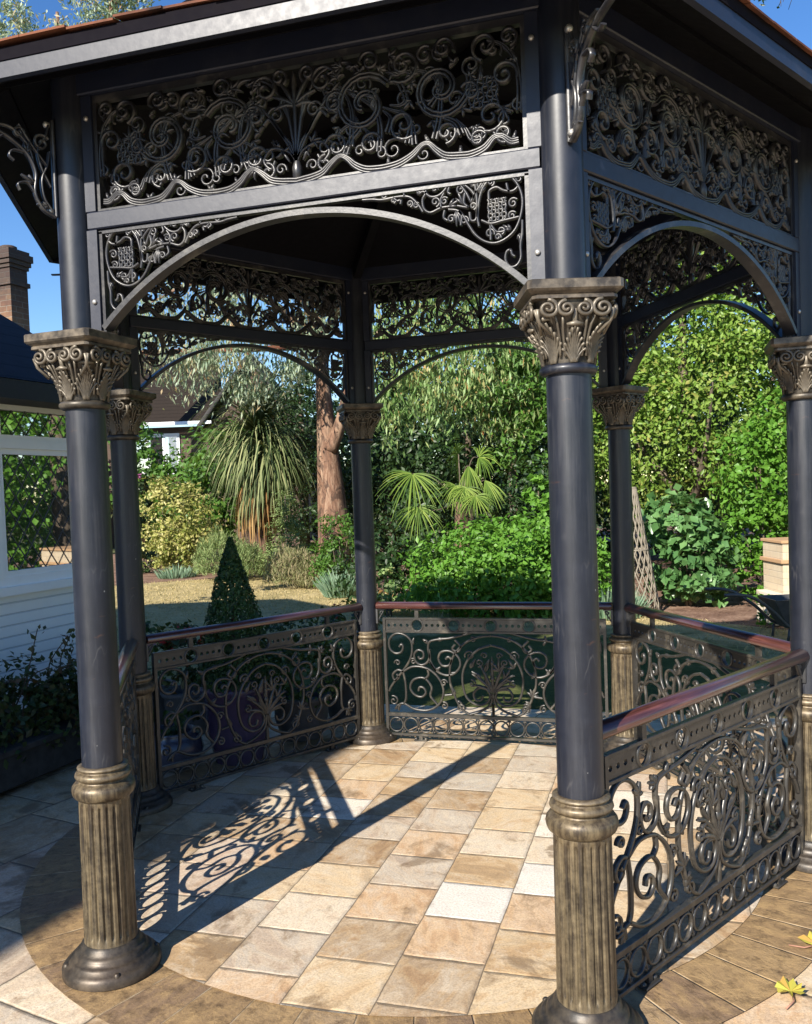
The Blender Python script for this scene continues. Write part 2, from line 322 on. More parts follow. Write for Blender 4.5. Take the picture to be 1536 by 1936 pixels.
M['palm_bark'] = mat_bark('fibrous_palm_bark', (0.05, 0.03, 0.02), (0.14, 0.08, 0.05), (0.24, 0.14, 0.08))
def mat_leaf(name, cols, transl=0.35, rough=0.45, spec=0.35):
    t = NT(name)
    at = t.n('ShaderNodeAttribute', attribute_name='rnd')
    k = len(cols)
    colr = t.ramp(at.outputs['Fac'], [(i/(k-1) if k > 1 else 0, c) for i, c in enumerate(cols)])
    p = t.n('ShaderNodeBsdfPrincipled', Roughness=rough); t.set(p.inputs['Base Color'], colr); p.inputs['Specular IOR Level'].default_value = spec
    tr = t.n('ShaderNodeBsdfTranslucent'); t.set(tr.inputs['Color'], t.mix(0.4, colr, (0.22, 0.30, 0.03)))
    mx = t.n('ShaderNodeMixShader'); mx.inputs[0].default_value = transl
    t.t.links.new(p.outputs[0], mx.inputs[1]); t.t.links.new(tr.outputs[0], mx.inputs[2]); t.t.links.new(mx.outputs[0], t.out.inputs[0])
    return t.m
L = dict(
 green=mat_leaf('leaf_green', [(0.04, 0.10, 0.016), (0.075, 0.17, 0.025), (0.12, 0.24, 0.04)]),
 bright=mat_leaf('leaf_bright', [(0.07, 0.18, 0.02), (0.11, 0.26, 0.03), (0.17, 0.34, 0.05)]),
 dark=mat_leaf('leaf_dark', [(0.012, 0.03, 0.010), (0.025, 0.055, 0.016), (0.045, 0.09, 0.025)], 0.2),
 box=mat_leaf('leaf_box', [(0.016, 0.045, 0.014), (0.03, 0.075, 0.02), (0.05, 0.11, 0.03)], 0.2),
 laurel=mat_leaf('leaf_laurel', [(0.06, 0.14, 0.02), (0.12, 0.22, 0.03), (0.19, 0.31, 0.05), (0.24, 0.34, 0.07), (0.34, 0.30, 0.08)], 0.35),
 varieg=mat_leaf('leaf_variegated', [(0.12, 0.17, 0.03), (0.28, 0.30, 0.07), (0.46, 0.42, 0.15), (0.55, 0.50, 0.22)], 0.3),
 euc=mat_leaf('leaf_eucalyptus', [(0.12, 0.19, 0.10), (0.24, 0.32, 0.20), (0.34, 0.42, 0.30), (0.36, 0.36, 0.22), (0.44, 0.22, 0.10)], 0.3),
 euc2=mat_leaf('leaf_weeping_gum', [(0.07, 0.15, 0.035), (0.13, 0.24, 0.06), (0.22, 0.33, 0.12), (0.30, 0.36, 0.14), (0.46, 0.20, 0.08)], 0.3),
 strap=mat_leaf('leaf_strap', [(0.03, 0.055, 0.02), (0.12, 0.16, 0.06), (0.32, 0.33, 0.16)], 0.2, 0.65, 0.2),
 dead=mat_leaf('leaf_dead', [(0.16, 0.085, 0.04), (0.36, 0.20, 0.08), (0.50, 0.36, 0.17)], 0.1, 0.85, 0.1),
 palm=mat_leaf('leaf_fan_palm', [(0.06, 0.12, 0.018), (0.13, 0.21, 0.03), (0.24, 0.32, 0.06)], 0.3, 0.5, 0.2),
 lav=mat_leaf('leaf_lavender', [(0.11, 0.17, 0.06), (0.18, 0.25, 0.08), (0.27, 0.31, 0.13)], 0.2, 0.7),
 heath=mat_leaf('leaf_heather', [(0.16, 0.18, 0.07), (0.25, 0.24, 0.11), (0.33, 0.26, 0.16)], 0.2, 0.7),
 blue=mat_leaf('leaf_glaucous', [(0.12, 0.22, 0.13), (0.20, 0.31, 0.20), (0.30, 0.40, 0.28)], 0.2, 0.6),
 ivy=mat_leaf('leaf_vine', [(0.055, 0.14, 0.045), (0.10, 0.22, 0.07), (0.17, 0.31, 0.11)], 0.3, 0.3),
 rose=mat_leaf('leaf_rose', [(0.02, 0.04, 0.012), (0.04, 0.07, 0.02), (0.09, 0.04, 0.02)], 0.2),
 straw=mat_leaf('leaf_straw', [(0.22, 0.20, 0.08), (0.38, 0.30, 0.14), (0.48, 0.38, 0.19), (0.52, 0.43, 0.24)], 0.2, 0.8),
 red=mat_leaf('petal_red', [(0.30, 0.01, 0.01), (0.42, 0.03, 0.03)], 0.2),
 pink=mat_leaf('petal_pink', [(0.40, 0.08, 0.25), (0.5, 0.2, 0.38)], 0.2),
 yellow=mat_leaf('leaf_fallen_yellow', [(0.36, 0.38, 0.06), (0.48, 0.40, 0.07), (0.42, 0.22, 0.06)], 0.2, 0.5),
)

# ------------------------------------------------------------------ mesh helpers
class MB:
    """collects vertices and faces, links them as ONE mesh object"""
    def __init__(s): s.v = []; s.f = []; s.sm = []
    def add(s, vs, fs, smooth=False):
        o = len(s.v); s.v += [tuple(map(float, p)) for p in vs]
        s.f += [tuple(i+o for i in f) for f in fs]; s.sm += [smooth]*len(fs)
    def box(s, a, b, bev=0.0):
        (x0, y0, z0), (x1, y1, z1) = a, b
        if bev <= 0:
            vs = [(x, y, z) for z in (z0, z1) for y in (y0, y1) for x in (x0, x1)]
            s.add(vs, [(0, 2, 3, 1), (4, 5, 7, 6), (0, 1, 5, 4), (2, 6, 7, 3), (0, 4, 6, 2), (1, 3, 7, 5)])
        else:
            e = bev
            def ring(z, k): return [(x0+k, y0+k, z), (x1-k, y0+k, z), (x1-k, y1-k, z), (x0+k, y1-k, z)]
            vs = ring(z0, e)+ring(z0+e, 0)+ring(z1-e, 0)+ring(z1, e)
            fs = [(3, 2, 1, 0), (12, 13, 14, 15)]
            for k in range(3):
                for i in range(4): fs.append((4*k+i, 4*k+(i+1) % 4, 4*k+4+(i+1) % 4, 4*k+4+i))
            s.add(vs, fs)
    def obox(s, c, half, rotz=0.0, M4=None):
        m = M4 or (Matrix.Translation(c) @ Matrix.Rotation(rotz, 4, 'Z'))
        hx, hy, hz = half
        vs = [m @ Vector((x*hx, y*hy, z*hz)) for z in (-1, 1) for y in (-1, 1) for x in (-1, 1)]
        s.add(vs, [(0, 2, 3, 1), (4, 5, 7, 6), (0, 1, 5, 4), (2, 6, 7, 3), (0, 4, 6, 2), (1, 3, 7, 5)])
    def lathe(s, prof, n=40, c=(0, 0), smooth=True, rf=None, caps=True):
        vs = []
        for (r, z) in prof:
            for i in range(n):
                a = 2*PI*i/n; rr = r*(rf(a, z) if rf else 1.0)
                vs.append((c[0]+rr*math.cos(a), c[1]+rr*math.sin(a), z))
        fs = []
        for k in range(len(prof)-1):
            for i in range(n): fs.append((k*n+i, k*n+(i+1) % n, (k+1)*n+(i+1) % n, (k+1)*n+i))
        s.add(vs, fs, smooth)
        if caps:
            s.add([vs[i] for i in range(n)], [tuple(range(n-1, -1, -1))])
            s.add([vs[(len(prof)-1)*n+i] for i in range(n)], [tuple(range(n))])
    def sweep(s, pts, w, d, taper=None, y=0.0, flat=False):
        """flattened bar along a planar curve (x,z); w in plane, d through the plane (y)"""
        P = np.array(pts, float); k = len(P)
        T = np.gradient(P, axis=0); T /= np.maximum(np.linalg.norm(T, axis=1), 1e-9)[:, None]
        N = np.stack([-T[:, 1], T[:, 0]], 1)
        cs = [(-.5, .42), (-.42, .5), (.42, .5), (.5, .42), (.5, -.5), (-.5, -.5)] if flat else [(-.5, 0), (-.3, .5), (.3, .5), (.5, 0), (.3, -.5), (-.3, -.5)]
        vs = []
        for i in range(k):
            t = 1.0 if taper is None else taper(i/(k-1))
            for a, b in cs:
                q = P[i]+N[i]*a*w*t; vs.append((q[0], y+b*d*(0.5+0.5*t), q[1]))
        fs = []
        for i in range(k-1):
            for j in range(6): fs.append((i*6+j, i*6+(j+1) % 6, (i+1)*6+(j+1) % 6, (i+1)*6+j))
        s.add(vs, fs, not flat)
        s.add([vs[j] for j in range(6)], [(5, 4, 3, 2, 1, 0)]); s.add([vs[(k-1)*6+j] for j in range(6)], [(0, 1, 2, 3, 4, 5)])
    def tube(s, pts, rad, n=8, cap=True):
        P = [Vector(p) for p in pts]; k = len(P)
        rr = rad if hasattr(rad, '__len__') else [rad]*k
        vs = []; up = Vector((0, 0, 1)); prev = None
        for i in range(k):
            t = (P[min(i+1, k-1)]-P[max(i-1, 0)]).normalized()
            if prev is None:
                a = t.cross(up)
                if a.length < 1e-3: a = t.cross(Vector((1, 0, 0)))
                a.normalize()
            else:
                a = (prev-t*prev.dot(t)).normalized()
            prev = a; b = t.cross(a)
            for j in range(n):
                an = 2*PI*j/n; vs.append(P[i]+(a*math.cos(an)+b*math.sin(an))*rr[i])
        fs = []
        for i in range(k-1):
            for j in range(n): fs.append((i*n+j, i*n+(j+1) % n, (i+1)*n+(j+1) % n, (i+1)*n+j))
        if cap: fs += [tuple(range(n-1, -1, -1)), tuple((k-1)*n+j for j in range(n))]
        s.add(vs, fs, True)
    def plate_hole(s, x0, x1, z0, z1, cx, cz, r, d, n=16):
        """rectangular plate with a round hole"""
        for y, flip in ((-d/2, False), (d/2, True)):
            vs = []; fs = []
            for i in range(n):
                a = 2*PI*(i+0.5)/n; ca, sa = math.cos(a), math.sin(a)
                vs.append((cx+r*ca, y, cz+r*sa))
                tx = ((x1-cx) if ca > 0 else (x0-cx))/ca if abs(ca) > 1e-6 else 1e9
                tz = ((z1-cz) if sa > 0 else (z0-cz))/sa if abs(sa) > 1e-6 else 1e9
                t = min(tx, tz); vs.append((cx+t*ca, y, cz+t*sa))
            for i in range(n):
                j = (i+1) % n; q = [2*i, 2*i+1, 2*j+1, 2*j]
                a0 = vs[2*i+1]; a1 = vs[2*j+1]
                fs.append(tuple(q[::-1] if flip else q))
                if abs(a0[0]-a1[0]) > 1e-6 and abs(a0[2]-a1[2]) > 1e-6:
                    cxn = x1 if (a0[0]+a1[0])/2 > cx else x0; czn = z1 if (a0[2]+a1[2])/2 > cz else z0
                    vs.append((cxn, y, czn)); tri = [2*i+1, len(vs)-1, 2*j+1]; fs.append(tuple(tri[::-1] if flip else tri))
            s.add(vs, fs)
        vs = []; fs = []
        for i in range(n):
            a = 2*PI*(i+0.5)/n
            vs += [(cx+r*math.cos(a), -d/2, cz+r*math.sin(a)), (cx+r*math.cos(a), d/2, cz+r*math.sin(a))]
        for i in range(n):
            j = (i+1) % n; fs.append((2*i, 2*j, 2*j+1, 2*i+1))
        s.add(vs, fs, True)
    def build(s, name, mat, parent=None, loc=None, rotz=None):
        me = bpy.data.meshes.new(name)
        me.from_pydata(s.v, [], s.f); me.polygons.foreach_set('use_smooth', s.sm)
        me.materials.append(mat); me.update()
        o = bpy.data.objects.new(name, me); COL.objects.link(o)
        if parent: o.parent = parent
        if loc is not None: o.location = loc
        if rotz is not None: o.rotation_euler = (0, 0, rotz)
        return o

def empty(name, loc=(0, 0, 0), rotz=0.0, parent=None):
    o = bpy.data.objects.new(name, None); COL.objects.link(o); o.empty_display_size = 0.2
    o.location = loc; o.rotation_euler = (0, 0, rotz)
    if parent: o.parent = parent
    return o
def tag(o, label, cat, group=None):
    o['label'] = label; o['category'] = cat
    if group: o['group'] = group
    return o
def struct(o): o['kind'] = 'structure'; return o
def copy_obj(o, name, parent, loc=None, rotz=None):
    c = o.copy(); c.name = name; COL.objects.link(c); c.parent = parent
    if loc is not None: c.location = loc
    if rotz is not None: c.rotation_euler = (0, 0, rotz)
    for ch in list(o.children):
        copy_obj(ch, ch.name.split('.')[0], c)
    return c

def spline(pts, per=6):
    P = [np.array(p, float) for p in pts]
    P = [2*P[0]-P[1]]+P+[2*P[-1]-P[-2]]
    out = []
    for i in range(1, len(P)-2):
        p0, p1, p2, p3 = P[i-1:i+3]
        for k in range(per):
            t = k/per
            out.append(0.5*((2*p1)+(-p0+p2)*t+(2*p0-5*p1+4*p2-p3)*t*t+(-p0+3*p1-3*p2+p3)*t**3))
    out.append(P[-2]); return out
def spiral(cx, cz, r0, r1, a0, turns, n=None):
    n = n or max(8, int(abs(turns)*18))
    return [(cx+(r0+(r1-r0)*i/n)*math.cos(a0+2*PI*turns*i/n), cz+(r0+(r1-r0)*i/n)*math.sin(a0+2*PI*turns*i/n)) for i in range(n+1)]
def arcpts(cx, cz, r, a0, a1, n=16): return [(cx+r*math.cos(a0+(a1-a0)*i/n), cz+r*math.sin(a0+(a1-a0)*i/n)) for i in range(n+1)]
def mirror(pts, c): return [(2*c-p[0], p[1]) for p in pts]
leaf_t = lambda t: 0.35+0.9*math.sin(PI*min(1, t*0.9+0.05))
tip_t = lambda t: 1.0-0.72*t
def palmette(mb, x, z, ang, n, ln, spread, w, d, curl=0.0):
    for i in range(n):
        k = (i/(n-1)-0.5)*2 if n > 1 else 0
        a = ang+k*spread/2; l = ln*(1-0.35*abs(k))
        c = curl*k
        pts = [(x+l*t*math.cos(a+c*t), z+l*t*math.sin(a+c*t)) for t in np.linspace(0.04, 1, 6)]
        mb.sweep(pts, w, d, leaf_t)

# ------------------------------------------------------------------ ground (setting)
def sheet(name, pts, z, mat):
    mb = MB(); mb.add([(x, y, z) for x, y in pts], [tuple(range(len(pts)))])
    return struct(mb.build(name, mat))
def disc_sheet(name, c, r0, r1, z, mat, n=96):
    mb = MB()
    if r0 <= 0:
        mb.add([(r1*math.cos(2*PI*i/n), r1*math.sin(2*PI*i/n), 0) for i in range(n)], [tuple(range(n))])
    else:
        vs = [(r*math.cos(2*PI*i/n), r*math.sin(2*PI*i/n), 0) for r in (r0, r1) for i in range(n)]
        mb.add(vs, [(i, n+i, n+(i+1) % n, (i+1) % n) for i in range(n)])
    return struct(mb.build(name, mat, loc=(c[0], c[1], z)))
sheet('ground', [(-900, -900), (900, -900), (900, 900), (-900, 900)], -0.016, M['earth'])
lawn_edge = [(-14, 2.3), (9, 2.3), (9, 5.4), (2.6, 6.15), (1.6, 6.9), (0.6, 7.6), (-0.6, 7.95), (-2.2, 8.05), (-3.2, 8.6), (-4.0, 9.6), (-5.0, 11.1), (-6.2, 12.4), (-7.4, 12.7), (-8.6, 11.9), (-9.6, 11.0), (-14, 10.4)]
sheet('flower_bed', [(-16, 10.2), (-9.6, 10.7), (-8.6, 11.6), (-7.4, 12.4), (-6.2, 12.1), (-5.0, 10.8), (-4.0, 9.3), (-3.2, 8.3), (-2.2, 7.8), (-0.6, 7.7), (0.6, 7.3), (1.6, 6.6), (2.6, 5.9), (9, 5.1), (16, 5), (16, 30), (-16, 30)], -0.012, M['soil'])
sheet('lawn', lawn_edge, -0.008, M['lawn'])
sheet('patio', [(-12, -12), (9, -12), (9, 2.45), (-12, 2.45)], -0.004, M['patio'])
disc_sheet('stone_ring', (-0.06, -0.03), 1.52, 1.845, 0.004, M['setts'])
disc_sheet('gazebo_floor', (-0.04, -0.02), 0, 1.545, 0.008, M['floor'])

# ------------------------------------------------------------------ gazebo
GZ = tag(empty('gazebo'), 'hexagonal black cast iron gazebo with scrollwork panels and bronze capitals on stone paving', 'gazebo')
RC = 1.7
def cpos(i, r=RC): a = R(240+60*i); return (r*math.cos(a), r*math.sin(a))
SIDE = RC                                          # side length of a regular hexagon
def side_frame(i):
    a = cpos(i); b = cpos(i+1); return (a[0], a[1], 0.0), math.atan2(b[1]-a[1], b[0]-a[0])

# --- columns
ABAZ = [R(-94), R(-72), R(0), R(60), R(120), R(180)]
def fl(a, z):  # fluting
    return 1.0-0.085*max(0.0, math.cos(a*22))**0.7*(1 if 0.14 < z < 0.615 else 0)
def make_column(i):
    x, y = cpos(i); az = ABAZ[i]
    sh = MB()
    sh.lathe([(0.071, 0.70), (0.0705, 1.2), (0.0675, 2.02), (0.0675, 2.04)], 40)
    sh.lathe([(0.062, 2.27), (0.062, 3.17)], 36)
    col = sh.build('column', M['shaft'], GZ, (x, y, 0))
    b = MB()
    b.lathe([(0.172, 0.008), (0.172, 0.032), (0.160, 0.046), (0.150, 0.050), (0.146, 0.060), (0.138, 0.066), (0.128, 0.068), (0.126, 0.080), (0.116, 0.090), (0.106, 0.094), (0.104, 0.108), (0.094, 0.116)], 48)
    for k in range(4):
        a = R(45+90*k)+az; b.lathe([(0.011, 0.036), (0.011, 0.050), (0.006, 0.054)], 8, (0.155*math.cos(a), 0.155*math.sin(a)))
    b.build('base', M['base'], col)
    p = MB()
    zz = [0.116, 0.135, 0.145, 0.16, 0.60, 0.612, 0.62, 0.64]
    p.lathe([(0.0925-0.004*(z-0.1)/0.5, z) for z in zz], 264, rf=fl)
    p.build('pedestal', M['bronze'], col)
    c = MB()
    c.lathe([(0.084, 0.632), (0.094, 0.636), (0.104, 0.645), (0.109, 0.657), (0.1105, 0.668), (0.108, 0.680), (0.100, 0.690), (0.088, 0.695), (0.0845, 0.699), (0.0845, 0.704), (0.094, 0.708), (0.098, 0.717), (0.095, 0.727), (0.086, 0.731), (0.081, 0.734), (0.081, 0.738), (0.088, 0.742), (0.088, 0.748), (0.072, 0.753)], 48)
    c.build('collar', M['bronze'], col)
    n = MB()
    n.lathe([(0.070, 2.020), (0.080, 2.022), (0.087, 2.030), (0.087, 2.040), (0.080, 2.047), (0.074, 2.050)], 48)
    n.build('neck_ring', M['shaft'] if i in (1,) else M['capital'], col)
    # capital: bell flaring from round to square, carved with leaves and volutes
    cap = MB(); prof = [(2.045, 0.072, 0), (2.08, 0.075, 0.05), (2.12, 0.081, 0.15), (2.16, 0.092, 0.35), (2.185, 0.100, 0.55), (2.20, 0.106, 0.7), (2.236, 0.110, 0.9), (2.250, 0.112, 1.0)]
    nn = 64; vs = []; fs = []
    def sq(a, k):
        c_, s_ = abs(math.cos(a)), abs(math.sin(a)); return (1-k)+k/((c_**6+s_**6)**(1/6))
    for z, r, k in prof:
        for j in range(nn):
            a = 2*PI*j/nn; rr = r*sq(a, k); vs.append((rr*math.cos(a+az), rr*math.sin(a+az), z))
    for q in range(len(prof)-1):
        for j in range(nn): fs.append((q*nn+j, q*nn+(j+1) % nn, (q+1)*nn+(j+1) % nn, (q+1)*nn+j))
    cap.add(vs, fs, True)
    def surf(a, z, off=0.0):
        for q in range(len(prof)-1):
            if prof[q][0] <= z <= prof[q+1][0]: break
        t = (z-prof[q][0])/(prof[q+1][0]-prof[q][0]); t = min(1, max(0, t))
        r = prof[q][1]+(prof[q+1][1]-prof[q][1])*t; k = prof[q][2]+(prof[q+1][2]-prof[q][2])*t
        rr = r*sq(a, k)+off; return (rr*math.cos(a+az), rr*math.sin(a+az), z)
    for k in range(8):                                 # acanthus leaves: fan of ribs
        a0 = k*PI/4
        big = (k % 2 == 1)
        for m_ in range(-5, 6):
            top = (2.188 if big else 2.168)-0.0125*abs(m_)**1.12
            sp = 0.075*m_
            pts = []
            for t in np.linspace(0, 1, 9):
                z = 2.050+(top-2.050)*t**0.92
                a = a0+sp*(0.18+0.82*t**1.25)
                pts.append(surf(a, z, 0.0035+(0.010-0.0008*abs(m_))*t**2+(0.007 if t > 0.92 else 0)))
            cap.tube(pts, [0.0068-0.0030*t for t in np.linspace(0, 1, 9)], 6)
        for sg in (-1, 1):                                   # stalks rising between the leaves
            pts = [surf(a0+sg*(0.30+0.03*math.sin(3*t)), 2.07+0.125*t, 0.006+0.006*t) for t in np.linspace(0, 1, 6)]
            cap.tube(pts, 0.0042, 6)
        # leaf tip curl
        tp = surf(a0, 2.186 if big else 2.168, 0.012)
        ta = a0+az
        cap.tube([(tp[0]-0.024*math.sin(ta), tp[1]+0.024*math.cos(ta), tp[2]), (tp[0]+0.004*math.cos(ta), tp[1]+0.004*math.sin(ta), tp[2]+0.002), (tp[0]+0.024*math.sin(ta), tp[1]-0.024*math.cos(ta), tp[2])], [0.004, 0.010, 0.004], 7)
    for f in range(4):                                # two volutes each side of every face plus a middle pair
        fa = f*PI/2+az
        ox, oy = math.cos(fa), math.sin(fa); tx, ty = -oy, ox
        for (cx, sgn, rr) in ((-0.079, 1, 0.030), (0.079, -1, 0.030), (-0.026, -1, 0.026), (0.026, 1, 0.026)):
            pts = []
            for t in np.linspace(0, 1, 30):
                a = PI/2+sgn*(-2*PI*1.75)*t; r_ = rr*(1-0.88*t)
                u = cx+r_*math.cos(a); z = 2.216+r_*math.sin(a); o_ = 0.118+0.010*t
                pts.append((ox*o_+tx*u, oy*o_+ty*u, z))
            cap.tube(pts, [0.0075-0.0025*t for t in np.linspace(0, 1, 30)], 6)
            st = [(cx-sgn*rr*1.0, 2.216), (cx-sgn*rr*0.9, 2.18), (cx*0.75-sgn*rr*0.3, 2.14)]
            cap.tube([(ox*(0.116-0.012*q)+tx*u, oy*(0.116-0.012*q)+ty*u, z) for q, (u, z) in enumerate(st)], [0.006, 0.006, 0.004], 6)
    cap.v = [(a_, b_, 2.045+(c_-2.045)*0.893) for a_, b_, c_ in cap.v]
    cap.build('capital', M['capital'], col)
    ab = MB()
    def sqring(h, z, ch=0.012):
        pts = [(-h+ch, -h), (h-ch, -h), (h, -h+ch), (h, h-ch), (h-ch, h), (-h+ch, h), (-h, h-ch), (-h, -h+ch)]
        return [(u*math.cos(az)-w_*math.sin(az), u*math.sin(az)+w_*math.cos(az), z) for u, w_ in pts]
    rings = [sqring(0.114, 2.225), sqring(0.124, 2.227), sqring(0.124, 2.235), sqring(0.120, 2.239), sqring(0.133, 2.247), sqring(0.139, 2.253), sqring(0.139, 2.276), sqring(0.136, 2.279)]
    ab.add([p_ for r_ in rings for p_ in r_], [tuple(range(7, -1, -1))]+[(k*8+j, k*8+(j+1) % 8, k*8+8+(j+1) % 8, k*8+8+j) for k in range(len(rings)-1) for j in range(8)]+[tuple(len(rings)*8-8+j for j in range(8))])
    ab.build('abacus', M['abacus'], col)
    return col
for i in range(6): make_column(i)

# --- panels between the columns (local x along the side, z up, y through)
CX = SIDE/2
def arch_z(s): return 2.608-(1.052-math.sqrt(max(0, 1.052**2-(s-CX)**2)))
def build_beam():
    b = MB()
    b.box((0.064, -0.024, 2.640), (SIDE-0.064, 0.024, 2.700), 0.004)      # transom
    b.box((0.058, -0.022, 2.700), (0.098, 0.022, 3.10), 0.003); b.box((SIDE-0.098, -0.022, 2.700), (SIDE-0.058, 0.022, 3.10), 0.003)
    b.box((0.058, -0.022, 2.262), (0.098, 0.022, 2.640), 0.003); b.box((SIDE-0.098, -0.022, 2.262), (SIDE-0.058, 0.022, 2.640), 0.003)
    b.box((0.05, -0.034, 3.10), (SIDE-0.05, 0.034, 3.19), 0.004)          # wall plate
    return b
def build_arch():
    a = MB()
    xs = np.linspace(0.108, SIDE-0.108, 41)
    pts = [(x, arch_z(x)-0.004) for x in xs]
    a.sweep(pts, 0.0185, 0.050, None, 0, True)
    a.box((0.0985, -0.012, 2.262), (0.112, 0.012, 2.632)); a.box((SIDE-0.112, -0.012, 2.262), (SIDE-0.0985, 0.012, 2.632))
    a.box((0.0985, -0.012, 2.625), (SIDE-0.0985, 0.012, 2.637))
    # left half drawn once and mirrored
    sc = 2440.0
    def cv(p): X, Y = p; return (0.105+(X-60)/sc, 2.640-(Y-(175-0.115*(X-60)))/sc)
    strokes = [
     [(350,165),(270,155),(180,190),(125,270),(100,370),(115,480),(160,575),(230,625),(310,640),(390,610),(460,545),(510,460),(545,390),(590,335),(660,310)],
     [(105,520),(110,620),(125,700),(125,790),(160,840),(210,835),(240,780),(230,725),(200,715),(190,750),(170,770)],
     [(650,290),(720,285),(800,300),(850,260),(860,190),(830,140),(850,95),(885,90),(900,115),(885,140),(850,130),(800,180),(740,190),(690,165),(640,120),(570,130),(500,190),(460,250),(480,290)],
     [(860,280),(900,210),(960,145),(1050,120),(1180,112),(1260,90),(1340,75)],
     [(345,165),(400,230),(430,330),(440,420),(430,490)],[(190,290),(240,270),(290,235),(345,250),(350,310)],
     [(130,490),(250,490),(340,490),(410,450)],[(240,570),(300,560),(340,500)],[(345,500),(345,610)],
     [(130,270),(160,290),(200,285),(215,225)],[(570,140),(520,220),(480,300),(450,240),(400,180)],[(640,130),(660,180),(640,200)],
     [(690,180),(720,230),(715,290)],[(580,340),(560,380),(570,450)],[(690,310),(700,360),(670,390)],[(530,220),(540,290),(510,330),(590,300)],
     [(450,180),(440,320),(450,430),(490,430),(500,370)],[(1000,130),(1010,90),(1015,60)],[(1090,118),(1060,150),(1030,150),(1035,180)]]
    for st in strokes:
        p = spline([cv(q) for q in st], 5)
        for pp in (p, mirror(p, CX)): a.sweep(pp, 0.0100, 0.017)
    for (X, Y, r, an) in ((170,380,0.016,0),(640,385,0.014,1),(960,195,0.011,2),(1160,85,0.012,0),(265,560,0.012,2),(410,190,0.014,1),(880,115,0.010,1),(120,215,0.012,0),(330,190,0.012,2),(560,190,0.016,0),(760,130,0.012,1),(760,230,0.016,2),(690,240,0.013,0),(540,420,0.014,1),(470,330,0.012,2),(350,560,0.015,1),(180,470,0.014,0),(1240,70,0.009,1),(1320,65,0.007,0),(1090,140,0.009,2),(910,220,0.010,0),(290,600,0.010,1)):
        c = cv((X, Y)); p = spiral(c[0], c[1], 0.002, r, an, 1.4)
        for pp in (p, mirror(p, CX)): a.sweep(pp, 0.0085, 0.016)
    for (X, Y, ang, n, ln) in ((600,330,-1.7,4,0.055),(420,250,2.0,5,0.040),(430,180,0.3,4,0.035),(545,300,1.2,3,0.05),(125,610,-1.5,3,0.03),(190,570,0.6,3,0.03),(660,290,2.7,3,0.045)):
        c = cv((X, Y)); b_ = MB()
        for mir in (0, 1):
            cx_ = c[0] if not mir else 2*CX-c[0]; an_ = ang if not mir else PI-ang
            palmette(a, cx_, c[1], an_, n, ln, 0.9, 0.0085, 0.015)
    c = cv((290, 400))
    for cx_ in (c[0], 2*CX-c[0]):
        for k in range(6):
            o = (k-2.5)*0.0105
            a.sweep([(cx_+o+0.0025*math.sin(j*2.1+k*PI), c[1]-0.034+j*0.068/8) for j in range(9)], 0.0075, 0.016)
        for k in range(7):
            o = (k-3)*0.0105
            a.sweep([(cx_-0.029+j*0.058/8, c[1]+o+0.0025*math.sin(j*2.1+k*PI)) for j in range(9)], 0.0075, 0.012)
    return a
